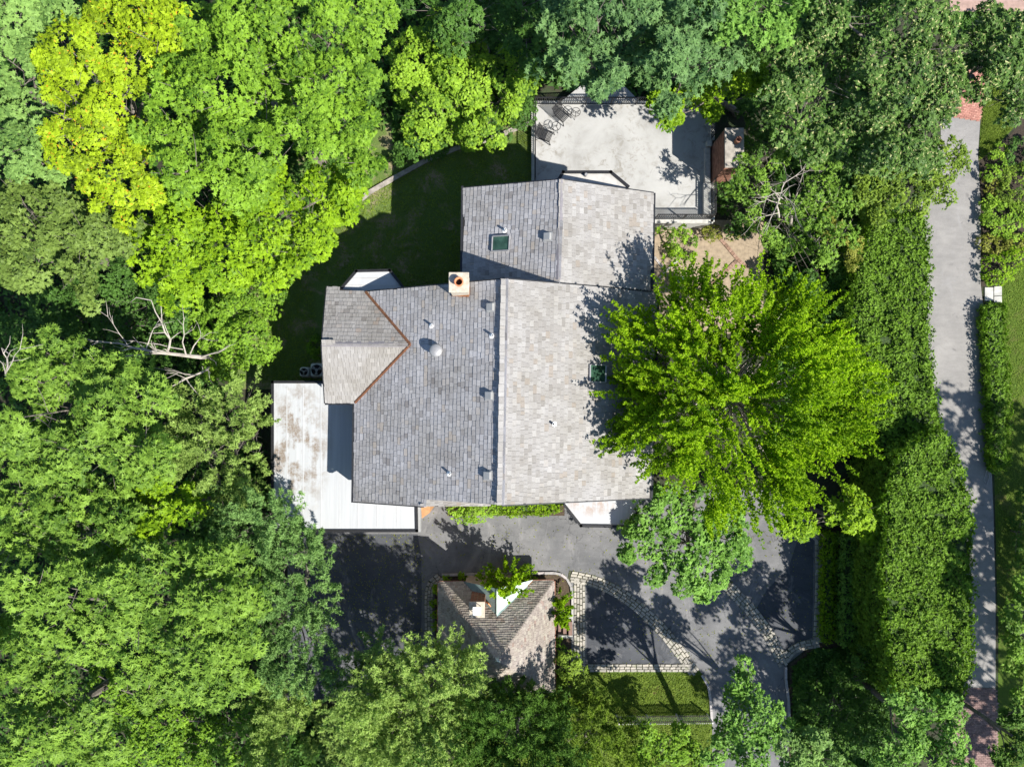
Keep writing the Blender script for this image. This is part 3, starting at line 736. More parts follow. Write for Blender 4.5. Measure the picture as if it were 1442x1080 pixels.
# roofs
mb = MB(); wpoly = [RN, VN, VA, VS, WS, KS, KM, RS]; epoly = [RN, RS, ES, EN]
tri_deck(mb, wpoly); tri_deck(mb, epoly)
smallE = [KM, KS, P(690, 712.4, 7.85)]; smallE.append(on_plane(690, 706, smallE)[0]); tri_deck(mb, smallE)
main_roof = mb.build('main_roof', M['deck'], house)
shingled(main_roof, wpoly, .205, (.16, .36), M['sh_we_w'], 'w', 120)
shingled(main_roof, epoly, .205, (.16, .36), M['sh_we_e'], 'e', 110)
shingled(main_roof, smallE, .205, (.10, .3), M['sh_we_e'], 'e', 0)
mb = MB(); capstrip(mb, RN + Vector((0, .02, 0)), RS, .27, .06); capstrip(mb, KM, KS + Vector((0, -.03, 0)), .22, .06); mb.build('ridge_cap', M['cap_metal'], house)
mb = MB(); gutter(mb, EN + Vector((.05, .05, 0)), ES + Vector((.05, 0, 0))); gutter(mb, VS + Vector((-.06, 0, 0)), WS + Vector((-.06, -.05, 0)))
mb.bar(EN + Vector((0, .04, -.02)), P(918, 411, 6.62) + Vector((0, .04, 0)), .06, .1)
for a, b in ((RN, EN), (RN, VN), (RS, ES), (KS, WS)):
    sy = .03 if a is RN else -.03; mb.bar(a + Vector((0, sy, -.08)), b + Vector((0, sy, -.08)), .05, .14)
mb.build('gutter', M['gutter'], house)
# north wing
GN, GS = P(790, 253, 8.9), P(786, 397, 8.95)
WWN, WWS = P(653, 265, 6.7), P(651, 412, 6.7); WEN, WES = P(920, 272, 6.6), P(917.5, 413, 6.6)
WWS = on_plane(651, 412, [GN, GS, WWN])[0]; WES = on_plane(917.5, 413, [GN, GS, WEN])[0]
GSx = GS + (GS - GN).normalized() * .5
mb = MB(); pw = [GN, WWN, WWS, GSx]; pe = [GN, GSx, WES, WEN]; tri_deck(mb, pw); tri_deck(mb, pe)
wing_roof = mb.build('wing_roof', M['deck'], house)
shingled(wing_roof, pw, .215, (.14, .34), M['sh_we_w'], 'w', 30)
shingled(wing_roof, pe, .215, (.14, .34), M['sh_we_e'], 'e', 30)
mb = MB(); capstrip(mb, GN + Vector((0, .02, 0)), GS + Vector((0, .1, 0)), .27, .06); mb.build('ridge_cap', M['cap_metal'], house)
mb = MB(); gutter(mb, WEN + Vector((.05, 0, 0)), WES + Vector((.05, .2, 0))); gutter(mb, WWN + Vector((-.06, .1, 0)), WWS + Vector((-.06, 0, 0)))
for a, b in ((GN, WEN), (GN, WWN)): mb.bar(a + Vector((0, .03, -.08)), b + Vector((0, .03, -.08)), .05, .14)
mb.build('gutter', M['gutter'], house)
mb = MB(); a = P(745, 395, 8.1); mb.bar(GS + Vector((0, -.05, .02)), P(917, 411, 6.68), .06, .06); mb.build('flashing', M['dark_metal'], house)
gable([GN + Vector((0, -.2, -.2)), WWN + Vector((.2, -.2, -.2)), WWN + Vector((.2, -.2, -1)), WEN + Vector((-.2, -.2, -1)), WEN + Vector((-.2, -.2, -.2))])
# west gable
WR0, WR1 = P(453, 484, VA.z + .03), VA; NW = on_plane(460, 405, [WR0, VA, VN])[0]; SW = on_plane(457.5, 567, [WR0, VA, VS])[0]
print('VALLEY', VN.z, VA.z, VS.z, 'EAVE', NW.z, SW.z, ES.z, WWS.z, WES.z, KS.z)
pn = [WR0, NW, VN, VA]; ps = [WR0, VA, VS, SW]
mb = MB(); tri_deck(mb, pn); tri_deck(mb, ps); west_roof = mb.build('west_gable_roof', M['deck'], house)
shingled(west_roof, pn, .215, (.12, .30), M['sh_ns_n'], 'n', 5)
shingled(west_roof, ps, .225, (.10, .26), M['sh_ns_s'], 's', 5)
mb = MB(); capstrip(mb, WR0, WR1 + Vector((-.05, 0, 0)), .26, .06); mb.build('ridge_cap', M['cap_metal'], house)
mb = MB(); gutter(mb, SW + Vector((0, -.05, 0)), VS + Vector((-.1, -.05, 0))); mb.bar(NW + Vector((0, .05, -.05)), P(476, 407, 6.55), .08, .12)
for a, b in ((WR0, NW), (WR0, SW)): mb.bar(a + Vector((-.03, 0, -.08)), b + Vector((-.03, 0, -.08)), .05, .14)
mb.build('gutter', M['gutter'], house)
MB().add([WR0 + Vector((.2, 0, -.2)), NW + Vector((.2, -.1, -.2)), NW + Vector((.2, -.1, -1)), SW + Vector((.2, .1, -1)), SW + Vector((.2, .1, -.2))], [(0, 1, 2, 3, 4)]).build('gable_wall', M['wall'], house)
for a, b in ((VN, VA), (VS, VA)):
    mb = MB(); up = Vector((0, 0, .05)); mb.bar(a + up, b + up, .13, .03)
    mb.tube([a + up * 1.5, b + up * 1.5], .028, 6); mb.build('copper_valley', M['copper'], house)
# flat roofs with raised dark edges
def flatroof(px, z, mat, zbase, cop_edges, cw=.16, ch=.16, name='flat_roof', cmat=None, inset=.12):
    pts = [P(a, b, z) for a, b in px]
    o = MB().prism([(p.x, p.y) for p in pts], z - .25, z).build(name, mat, house)
    c = sum(pts, Vector()) / len(pts)
    MB().prism([(p.x + (c.x - p.x) * inset * .4, p.y + (c.y - p.y) * inset * .4) for p in pts], zbase, z - .26).build('wall', M['wall'], house)
    mb = MB()
    for i in cop_edges:
        a, b = pts[i], pts[(i + 1) % len(pts)]; d = (b - a).normalized() * cw * .5
        mb.bar(a - d + Vector((0, 0, .0)), b + d + Vector((0, 0, .0)), cw, ch)
    off = ORIG[o.name]; c2 = mb.build('coping', cmat or M['dark_metal'], o); return o
gar = flatroof([(384, 538), (470, 538), (560, 560), (560, 690), (586, 700), (587, 747), (384, 747)], 4.3, M['garage_mem'], -3, [0, 5, 6, 4], .14, .12)
mb = MB()
for x in (404, 427, 452, 478, 504, 531, 559):
    a, b = P(x, 545 if x < 470 else 560, 4.305), P(x, 742, 4.305); mb.bar(a, b, .05, .012)
mb.build('membrane_seam', M['bay_white'], gar)
bay = flatroof([(476, 412), (502, 382), (549, 381), (572, 410), (572, 432), (476, 432)], 6.3, M['bay_white'], -3, [0, 1, 2], .13, .14)
mb = MB()
for y in (392, 402): mb.bar(P(492 if y == 392 else 484, y, 6.306), P(557 if y == 392 else 565, y, 6.306), .03, .01)
mb.build('membrane_seam', M['bay_grey'], bay)
nb = flatroof([(780, 264), (793, 243), (860, 243), (884, 263), (884, 285), (780, 285)], 6.9, M['bay_grey'], -1, [0, 1, 2], .14, .18)
mb = MB(); q = P(825, 247, 7.0); mb.tube([q + Vector((0, 0, -.1)), q + Vector((0, 0, .15))], .07, 10); mb.build('drain_outlet', M['zinc'], nb)
fb = flatroof([(795, 690), (795, 711), (818, 740), (880, 741), (899, 720), (899, 690)], 3.6, M['front_mem'], 0, [1, 2, 3], .14, .16)
# orange timber pier beside the garage
MB().prism([(p.x, p.y) for p in (P(593, 712, 2.4), P(606, 712, 2.4), P(605, 722, 2.4), P(594, 730, 2.4))], 0, 2.4).build('timber_pier', M['wood_wall'], house)
MB().prism([(p.x, p.y) for p in (P(588.5, 705, 3.9), P(592, 705, 3.9), P(592, 749, 3.9), P(588.5, 749, 3.9))], 3.5, 3.9).build('fascia', M['grey_paint'], house)

# main chimney
cb, _ = on_plane(646, 402, wpoly)
zt = 10.55
mb = MB(); q0 = [P(632, 383, zt), P(660, 383, zt), P(660, 412, zt), P(632, 412, zt)]
cc = sum(q0, Vector()) / 4; s = (q0[1] - q0[0]).length
mb = MB(); mb.box((cc.x, cc.y, (7.5 + zt - .12) / 2), (s * .9, s * .9, zt - .12 - 7.5))
chim = mb.build('chimney', M['stucco'], house, bevel=.01)
mb = MB(); mb.box((cc.x, cc.y, zt - .06), (s * 1.02, s * 1.02, .12)); mb.build('chimney_cap', M['stucco'], chim, bevel=.02)
mb = MB(); mb.lathe((cc.x + .02, cc.y - .02, zt), [(.19, -.05), (.175, .22), (.21, .24), (.21, .30), (.15, .30), (.14, .05), (0, .04)], 24); pot = mb.build('chimney_pot', M['terracotta'], chim, smooth=True)
mb = MB(); mb.lathe((cc.x + .02, cc.y - .02, zt), [(.137, .06), (0, .061)], 20); mb.build('flue', M['soot'], chim)
mb = MB(); a, nn = on_plane(637, 415, wpoly); b, _ = on_plane(661, 416, wpoly); mb.bar(a + nn * .05, b + nn * .05, .16, .05)
c_, _ = on_plane(661, 404, wpoly); mb.bar(b + nn * .06, c_ + nn * .06, .07, .05); mb.build('copper_flashing', M['copper'], chim)
# roof fittings: one of each, then copies that share its mesh
def pipe_mesh():
    m_ = MB(); m_.lathe((0, 0, 0), [(.17, -.03), (.09, .03), (.06, .05), (.055, .30), (.038, .30), (.036, .12), (0, .12)], 16); return m_.mesh('vent_pipe', smooth=False)
pm = pipe_mesh(); pm.materials.append(M['white']); pm2 = MB().lathe((0, 0, .13), [(.036, 0), (0, .001)], 12).mesh('pipe_opening'); pm2.materials.append(M['soot'])
for px, py, pl in ((609, 459, wpoly), (694, 473, wpoly), (634, 667, wpoly), (779, 597, epoly), (712, 325, pw)):
    q, n = on_plane(px, py, pl); o = bpy.data.objects.new('vent_pipe', pm); COL.objects.link(o); o.parent = house; o.location = q - ORIG[house.name]; ORIG[o.name] = Vector()
    h = bpy.data.objects.new('pipe_opening', pm2); COL.objects.link(h); h.parent = o
bm_ = MB(); bm_.box((0, 0, .012), (.46, .46, .012)); bm_.add([(-.16, -.17, .0), (.16, -.17, .0), (.16, .17, .0), (-.16, .17, .0), (-.15, -.16, .17), (.16, -.16, .2), (.16, .16, .2), (-.15, .16, .17)], [(4, 5, 6, 7), (0, 1, 5, 4), (1, 2, 6, 5), (2, 3, 7, 6), (3, 0, 4, 7)])
bmm = bm_.mesh('box_vent'); bmm.materials.append(M['grey_paint'])
for px, py, pl in ((692, 433, wpoly), (690, 557, wpoly), (688, 669, wpoly), (772, 334, pw)):
    q, n = on_plane(px, py, pl); u, v, n = uvframe(pl); o = bpy.data.objects.new('box_vent', bmm); COL.objects.link(o); o.parent = house
    o.matrix_basis = Matrix.Translation(q - ORIG[house.name] + n * .03) @ Matrix((v, -u, n)).transposed().to_4x4()
q, n = on_plane(615, 494, wpoly); mb = MB(); mb.lathe(q + n * .02, [(.30, -.1), (.20, .03), (.19, .22), (.30, .23), (.31, .27), (.26, .34), (.1, .37), (0, .375)], 28); mb.build('round_vent', M['zinc'], house, smooth=True)
def skylight(px0, py0, px1, py1, pl):
    qs = [on_plane(a, b, pl)[0] for a, b in ((px0, py0), (px1, py0), (px1, py1), (px0, py1))]; u, v, n = uvframe(pl)
    c = sum(qs, Vector()) / 4; w = abs((qs[1] - qs[0]).dot(v)); h = abs((qs[2] - qs[1]).dot(u)); mb = MB()
    if w < .1: w, h = h, w
    fr = .06
    for s in (-1, 1):
        mb.bar(c + v * s * w / 2 - u * h / 2 + n * .06, c + v * s * w / 2 + u * h / 2 + n * .06, fr, .15)
        mb.bar(c + u * s * h / 2 - v * (w / 2 - fr / 2) + n * .06, c + u * s * h / 2 + v * (w / 2 - fr / 2) + n * .06, fr, .15)
    o = mb.build('skylight', M['zinc'], house)
    a = v * (w / 2 - .02); b = u * (h / 2 - .02); k = n * .10
    MB().add([c - a - b + k, c + a - b + k, c + a + b + k, c - a + b + k], [(0, 1, 2, 3)]).build('pane', M['glass'], o)
skylight(694, 333, 718, 354, pw); skylight(830, 514, 852, 538, epoly)

# ------------------------------------------------------------------ TERRACE
TZF = 1.5
def B2(px, py, z): p = P(px, py, z); return (p.x, p.y)
terr = thing('terrace', 'raised pale concrete terrace north of the house, stained and partly shaded', 'terrace', P(870, 230, 0))
MB().prism([B2(751, 147, TZF), B2(1003, 147, TZF), B2(1003, 313, TZF), B2(751, 313, TZF)], -3.2, TZF).build('slab', M['terrace'], terr)
MB().prism([B2(785, 147.2, TZF), B2(818, 121, TZF), B2(880, 122, TZF), B2(905, 147.2, TZF)], -3.2, TZF - .01).build('bay_slab', M['terrace'], terr)
mb = MB()
for a, b in (((751, 146), (1003, 146)), ((751, 146), (751, 262)), ((921, 312.5), (1003.5, 312.5)), ((1003, 146), (1003, 198)), ((1003, 258), (1003, 313))):
    A_, B_ = P(*a, TZF), P(*b, TZF); mb.bar(A_ + Vector((0, 0, .04)), B_ + Vector((0, 0, .04)), .22, .10)
mb.build('edge_stone', M['stone_edge'], terr)
mb = MB(); mb.prism([B2(991, 258, TZF + .3), B2(1001, 258, TZF + .3), B2(1001, 303, TZF + .3), B2(991, 303, TZF + .3)], TZF + .002, TZF + .32)
mb.prism([B2(993, 208, TZF + .3), B2(1000, 208, TZF + .3), B2(1000, 257, TZF + .3), B2(993, 257, TZF + .3)], TZF + .003, TZF + .30); mb.prism([B2(995, 199, TZF + .3), B2(1001, 199, TZF + .3), B2(1001, 207, TZF + .3), B2(995, 207, TZF + .3)], TZF + .004, TZF + .42)
mb.build('bench_ledge', M['stone_edge'], terr)
def railing(label, pts, h=.95, step=.125, pst=1.5):
    t = thing('railing', label, 'railing', pts[0], 'black metal railings round the terrace')
    bal = MB().box((0, 0, h / 2), (.032, .032, h - .16)).mesh('baluster'); bal.materials.append(M['dark_metal'])
    pm_ = MB().box((0, 0, h / 2 + .02), (.05, .05, h + .04)).mesh('post'); pm_.materials.append(M['dark_metal'])
    for i in range(len(pts) - 1):
        a, b = pts[i], pts[i + 1]; d = b - a; up = Vector((0, 0, 1))
        MB().bar(a + up * h, b + up * h, .06, .035).build('top_rail', M['dark_metal'], t)
        MB().bar(a + up * .1, b + up * .1, .04, .03).build('bottom_rail', M['dark_metal'], t)
        n = int(d.length / step)
        for k in range(n + 1):
            o = bpy.data.objects.new('baluster', bal); COL.objects.link(o); o.parent = t; o.location = a + d * (k / n) - ORIG[t.name]; o.rotation_euler = (0, 0, math.atan2(d.y, d.x))
        m_ = max(1, round(d.length / pst))
        for k in range(m_ + 1):
            o = bpy.data.objects.new('post', pm_); COL.objects.link(o); o.parent = t; o.location = a + d * (k / m_) - ORIG[t.name]; o.rotation_euler = (0, 0, math.atan2(d.y, d.x))
    return t
up = Vector((0, 0, .09)); R_ = lambda a, b: P(a, b, TZF) + up
railing('black railing along the north edge of the terrace behind the chairs', [R_(753.5, 148.5), R_(1001, 148.5)])
railing('black railing down the west edge of the terrace, beside the dark lawn', [R_(753, 152), R_(753, 258)])
railing('short black railing on the south edge of the terrace above the shrubs', [R_(922, 309), R_(1000, 309)])
railing('black railing on the east edge of the terrace north of the brick chimney', [R_(1001, 151), R_(1001, 196)])
railing('black railing on the east edge of the terrace south of the brick chimney', [R_(1001, 259), R_(1001, 306)])
# brick chimney beside the terrace
zc = 4.15; c0 = [P(1020.5, 182, zc), P(1046, 182, zc), P(1046, 236, zc), P(1020.5, 236, zc)]
x0, x1 = c0[0].x, c0[1].x; y1, y0 = c0[0].y, c0[2].y; cm = Vector(((x0 + x1) / 2, (y0 + y1) / 2, 0))
bc = thing('brick_chimney', 'tall red brick fireplace chimney at the east edge of the terrace', 'chimney', cm)
MB().prism([(x0, y0), (x1, y0), (x1, y1), (x0, y1)], 0, zc).build('core', M['mortar'], bc)
mb = MB()
for j in range(int(zc / .075)):
    z = .04 + j * .075; k = int((y1 - y0) / .215)
    for i in range(k + 1):
        yy = y0 + (i + (.5 if j % 2 else .0)) * .215
        if yy + .1 > y1 + .02 or yy < y0: continue
        mb.box((x0 - .004, min(max(yy, y0 + .1), y1 - .1), z), (.03 + random.uniform(0, .012), .2, .062), 0, random.random())
    k = int((x1 - x0) / .215)
    for i in range(k + 1):
        xx = x0 + .1 + i * .215
        if xx > x1 - .05: continue
        mb.box((xx, y0 - .004, z), (.2, .03 + random.uniform(0, .012), .062), 0, random.random())
mb.build('brickwork', M['old_brick'], bc, kind='stuff')
MB().box((cm.x, cm.y, zc + .05), (x1 - x0 + .06, y1 - y0 + .06, .10)).build('cap', M['cement'], bc, bevel=.015)
q = P(1037, 200, zc + .1); MB().lathe((q.x, q.y, zc + .1), [(.15, 0), (.14, .32), (.17, .34), (.17, .40), (.11, .40), (.10, .1), (0, .1)], 20).build('chimney_pot', M['old_brick'], bc, smooth=True)

# terrace chairs and tables
def chair():
    t = thing('lounge_chair', '', 'chair', (0, 0, 0), 'black metal lounge chairs on the terrace')
    def lattice(o, u, v, nu, nv, w, th=.012):
        m_ = MB(); n = u.cross(v).normalized()
        for i in range(nu + 1): m_.bar(o + u * (i / nu), o + u * (i / nu) + v, w, th)
        for j in range(nv + 1): m_.bar(o + v * (j / nv) + n * .006, o + v * (j / nv) + u + n * .006, w, th)
        return m_
    lattice(Vector((-.29, -.30, .36)), Vector((.58, 0, 0)), Vector((0, .56, -.03)), 8, 8, .030).build('seat', M['dark_metal'], t)
    lattice(Vector((-.29, -.30, .37)), Vector((.58, 0, 0)), Vector((0, -.30, .55)), 8, 8, .030).build('backrest', M['dark_metal'], t)
    for s in (-1, 1):
        MB().tube([(s * .31, -.62, .95), (s * .31, -.30, .36), (s * .31, .30, .33)], .018).build('side_frame', M['dark_metal'], t)
        MB().tube([(s * .34, -.44, .60), (s * .36, .05, .58), (s * .35, .28, .55), (s * .33, .34, .0)], .017).build('armrest', M['dark_metal'], t)
        MB().tube([(s * .31, .28, .34), (s * .32, .38, .0)], .017).build('leg', M['dark_metal'], t)
        MB().tube([(s * .31, -.30, .36), (s * .32, -.5, .0)], .017).build('leg', M['dark_metal'], t)
    return t
ch = chair(); ch['label'] = 'black lattice lounge chair nearest the corner of the terrace railings'
q = P(793, 163, TZF + .36); ch.location = (q.x, q.y, TZF); ch.rotation_euler = (0, 0, math.radians(-132))
q = P(770, 191, TZF + .36); c2 = dup(ch, None, (q.x, q.y, TZF), math.radians(-112)); c2['label'] = 'black lattice lounge chair beside the west railing of the terrace'
def table():
    t = thing('side_table', '', 'table', (0, 0, 0), 'round metal side tables on the terrace')
    MB().ring((0, 0, .52), .25, .016).build('rim', M['dark_metal'], t)
    m_ = MB()
    for k in range(3): a = k * math.pi * 2 / 3 + .4; m_.bar((0, 0, .52), (.25 * math.cos(a), .25 * math.sin(a), .52), .03, .015)
    m_.build('spokes', M['dark_metal'], t)
    for k in range(3):
        a = k * math.pi * 2 / 3 + .4; MB().tube([(.2 * math.cos(a), .2 * math.sin(a), .52), (.12 * math.cos(a), .12 * math.sin(a), .28), (.26 * math.cos(a), .26 * math.sin(a), 0)], .013).build('leg', M['dark_metal'], t)
    return t
tb = table(); tb['label'] = 'round metal side table at the end of the row by the north railing'
q = P(811, 158, TZF + .52); tb.location = (q.x, q.y, TZF)
q = P(783, 178, TZF + .52); t2 = dup(tb, None, (q.x, q.y, TZF), .7); t2['label'] = 'round metal side table between the two lounge chairs'

# ------------------------------------------------------------------ GATEHOUSE
ge = 1.7; G = [P(618, 820, ge), P(780, 818, ge), P(781, 974, ge), P(617, 975, ge)]; GA = P(700, 931, 5.05); gcen = sum(G, Vector()) / 4
gate = thing('gatehouse', 'small square building with a slate pyramid roof and a pale green metal dormer', 'outbuilding', (gcen.x, gcen.y, 0))
MB().prism([(p.x + (gcen.x - p.x) * .12, p.y + (gcen.y - p.y) * .12) for p in G], 0, ge - .05).build('wall', M['wall'], gate)
D1, D2 = P(654, 820, ge), P(749, 818.5, ge)
nn_ = uvframe([G[0], G[1], GA]); ngp = [G[0], G[1], GA]
DV, _ = on_plane(700, 867, ngp)
def proj(p): # drop on the north plane
    n = nn_[2]; return Vector((p.x, p.y, G[0].z - ((p.x - G[0].x) * n.x + (p.y - G[0].y) * n.y) / n.z))
D1, D2 = proj(D1), proj(D2)
npoly = [G[0], D1, DV, D2, G[1], GA]; mb = MB()
for pl in (npoly, [G[1], G[2], GA], [G[2], G[3], GA], [G[3], G[0], GA]): tri_deck(mb, pl)
groof = mb.build('slate_roof', M['deck'], gate)
shingled(groof, npoly, .135, (.10, .24), M['slate'], 'sl', 0, .036, .010)
shingled(groof, [G[1], G[2], GA], .135, (.10, .24), M['slate_e'], 'sl', 0, .022, .008)
shingled(groof, [G[2], G[3], GA], .135, (.10, .24), M['slate'], 'sl', 0, .036, .010)
shingled(groof, [G[3], G[0], GA], .135, (.10, .24), M['slate'], 'sl', 0, .036, .010)
mb = MB()
for g in G: capstrip(mb, g.lerp(GA, .02), GA, .10, .04)
mb.build('hip_cap', M['slate_e'], gate)
mb = MB(); mb.add([GA + Vector((-.16, -.1, -.13)), GA + Vector((.16, -.1, -.13)), GA + Vector((.2, .28, -.3)), GA + Vector((-.2, .28, -.3)), GA + Vector((0, .02, .07))], [(0, 1, 4), (1, 2, 4), (2, 3, 4), (3, 0, 4)]); mb.build('apex_cap', M['patina'], gate)
DR = Vector((DV.x, G[0].y + .05, DV.z)); n_ = Vector((0, 0, .02))
mb = MB(); DE0 = Vector((D2.x + .06, G[1].y + .08, ge + .05)); mb.add([DV + n_, DR + n_, DE0, D2 + n_], [(0, 1, 2, 3)]); dorm = mb.build('dormer_roof', M['patina'], gate)
DW0 = Vector((D1.x - .06, G[0].y + .08, ge + .05)); mb = MB(); mb.add([DV + n_, D1 + n_, DW0, DR + n_], [(0, 1, 2, 3)]); mb.build('dormer_slope', M['patina_dark'], dorm)  # west slope: the chimney's shade is put into this darker patina colour
for f in (.2, .4, .6, .8):
    a = DV.lerp(D2, f) + n_ * 2; b = Vector((a.x, DE0.y, a.z)); e = (DV - D2).normalized()
    a2 = DR.lerp(DE0, f) + n_ * 2; mb = MB(); mb.bar(a2.lerp(DV.lerp(D2, f), 1.0) + n_, a2, .03, .035); mb.build('standing_seam', M['patina'], dorm)
mb = MB(); capstrip(mb, DV + n_, DR + n_, .09, .05); mb.build('dormer_ridge', M['patina'], dorm)
mb = MB(); mb.bar(DV + n_ * 2.5, D2 + n_ * 2.5, .12, .03); mb.build('valley_flashing', M['patina_dark'], dorm)
mb = MB(); a = D2 + n_ * 3; d = (DV - D2).normalized(); mb.bar(a - d * .05, a + d * .35, .16, .03); mb.build('copper_patch', M['copper'], dorm)
mb = MB(); q = DV.lerp(D1, .27) + Vector((.02, .1, .10)); mb.tube([q + Vector((-.14, .16, -.05)), q + Vector((.02, .12, .06)), q + Vector((.18, -.1, .03))], [.03, .06, .03], 6); mb.build('copper_apron', M['copper'], dorm)
MB().add([DR + Vector((0, -.1, -.05)), DE0 + Vector((-.1, -.1, -.1)), Vector((DE0.x - .1, DE0.y - .1, 0)), Vector((DW0.x + .1, DW0.y - .1, 0)), DW0 + Vector((.1, -.1, -.1))], [(0, 1, 2, 3, 4)]).build('dormer_wall', M['wall'], gate)
zc2 = 4.35; k0 = [P(660.5, 847, zc2), P(682.5, 847, zc2), P(682.5, 870, zc2), P(660.5, 870, zc2)]; kc = sum(k0, Vector()) / 4; kw = (k0[1] - k0[0]).length
gch = MB().box((kc.x, kc.y, (1 + zc2 - .1) / 2), (kw * .93, kw * .93, zc2 - .1 - 1)).build('chimney', M['mortar'], gate)
mb = MB(); j = 0; z = 1.9
while z < zc2 - .14:
    for i in range(4):
        xx = kc.x - kw * .46 + (i + .5) * kw * .93 / 4; mb.box((xx, kc.y + kw * .465, z), (kw * .2, .03, .06), 0, random.random()); mb.box((kc.x + kw * .465, kc.y - kw * .46 + (i + .5) * kw * .93 / 4, z), (.03, kw * .2, .06), 0, random.random())
    z += .075
mb.build('brickwork', M['old_brick'], gch, kind='stuff')
MB().box((kc.x, kc.y, zc2 - .05), (kw * 1.02, kw * 1.02, .1)).build('chimney_cap', M['stucco'], gch, bevel=.012)
mb = MB(); q = P(671.5, 860.5, zc2 + .35); mb.box((q.x, q.y, zc2 + .33), (.43, .43, .035)); mb.build('flue_cover', M['white_cap'], gch, bevel=.008)
mb = MB()
for sx in (-1, 1):
    for sy in (-1, 1): mb.box((q.x + sx * .17, q.y + sy * .17, zc2 + .155), (.03, .03, .32))
mb.build('cover_post', M['zinc'], gch)
mb = MB()
for a, b in ((0, 1), (1, 2), (2, 3), (3, 0)):
    A_, B_ = G[a], G[b]; o = ((A_ + B_) / 2 - gcen); o.z = 0; o = o.normalized() * .05
    if (a, b) == (0, 1): gutter(mb, A_ + o, D1 + o, .07, .08); gutter(mb, D2 + o, B_ + o, .07, .08)
    else: gutter(mb, A_ + o, B_ + o, .07, .08)
mb.build('gutter', M['old_brick'], gate)
# steps beside the gatehouse
sq = P(797, 882, 0); stp = thing('garden_steps', 'three brown steps between low pale walls beside the gatehouse', 'steps', sq)
for i, x in enumerate((788.5, 795, 802.5)):
    p = P(x, 882, 0); MB().box((p.x, p.y, .05 + i * .07), (.22, .80, .10 + i * .14)).build('step', M['step'], stp, bevel=.012)
for y in (868.5, 896):
    p = P(796, y, .3); MB().box((p.x, p.y, .17), (.85, .16, .34)).build('cheek_wall', M['stone_edge'], stp, bevel=.015)
# AC units
def acunit(px, py, s, label):
    z0 = 1.25; q = P(px, py, z0 + .75); t = thing('air_conditioner', label, 'air conditioner', (q.x, q.y, z0), 'air conditioner units beside the house')
    MB().box((q.x, q.y, z0 + .06), (s * 1.2, s * 1.2, .12)).build('pad', M['cement'], t)
    m_ = MB(); m_.box((q.x, q.y, z0 + .44), (s, s, .62)); m_.build('casing', M['ac'], t, bevel=.07)
    MB().lathe((q.x, q.y, z0 + .76), [(s * .42, 0), (s * .42, .03), (s * .38, .03), (s * .38, .005), (0, .004)], 24).build('fan_well', M['soot'], t)
    m_ = MB(); m_.lathe((q.x, q.y, z0 + .80), [(s * .12, 0), (0, .02)], 14)
    for k in range(3):
        a = k * 2.094 + .5; c, sn = math.cos(a), math.sin(a); n = Vector((c, sn, 0)); tt = Vector((-sn, c, 0)); c0 = Vector((q.x, q.y, z0 + .775))
        m_.add([c0 + n * s * .1 - tt * s * .05, c0 + n * s * .36 - tt * s * .16, c0 + n * s * .36 + tt * s * .1 + Vector((0, 0, .03)), c0 + n * s * .1 + tt * s * .05 + Vector((0, 0, .02))], [(0, 1, 2, 3)])
    m_.build('fan', M['zinc'], t)
    m_ = MB()
    for r in (.15, .27, .4): m_.ring((q.x, q.y, z0 + .81), s * r, .008, 20, 4)
    m_.build('fan_guard', M['dark_metal'], t)
acunit(428, 523.5, .50, 'small grey air conditioner with a dark fan, left of the pair by the garage roof')
acunit(446, 521, .72, 'larger grey air conditioner tucked under the west gable roof')

# retaining wall on the back lawn
pts = [P(a, b, 1.4) for a, b in ((506, 283), (520, 271), (560, 248), (600, 226), (645, 208), (690, 196), (722, 183), (750, 172))]
rw = thing('retaining_wall', 'low curved stone wall along the far edge of the dark back lawn', 'wall', (pts[3].x, pts[3].y, 1))
for i in range(len(pts) - 1):
    d = pts[i + 1] - pts[i]; n = max(1, round(d.length / .9))
    for k in range(n):
        a, b = pts[i] + d * (k / n), pts[i] + d * ((k + 1) / n); e = d.normalized() * .006
        a2, b2 = a + e, b - e; MB().bar(Vector((a2.x, a2.y, 1.38)), Vector((b2.x, b2.y, 1.38)), .26, .08, random.random()).build('coping_stone', M['cement'], rw)
    a, b = pts[i], pts[i + 1]; MB().bar(Vector((a.x, a.y, 1.11)), Vector((b.x, b.y, 1.11)), .2, .46).build('wall_face', M['cement'], rw)
# picket fence across the bottom lawn
fa, fbp = P(872, 1020, 1.15), P(1003, 1018.5, 1.15); fa.z = fbp.z = 0
fen = thing('picket_fence', 'thin pale picket fence across the front lawn, seen from above', 'fence', fa); d = fbp - fa
pk = MB().box((0, 0, .57), (.045, .025, 1.14)).mesh('picket'); pk.materials.append(M['fence'])
n = int(d.length / .105)
for k in range(n + 1):
    o = bpy.data.objects.new('picket', pk); COL.objects.link(o); o.parent = fen; o.location = d * (k / n); o.rotation_euler = (0, 0, math.atan2(d.y, d.x))
for z in (.25, .95): MB().bar(fa + Vector((0, .035, z)), fbp + Vector((0, .035, z)), .03, .06).build('rail', M['bark'], fen)
for f in (0, .33, .66, 1): p = fa + d * f; MB().box((p.x, p.y + .06, .62), (.08, .08, 1.24)).build('post', M['fence'], fen)
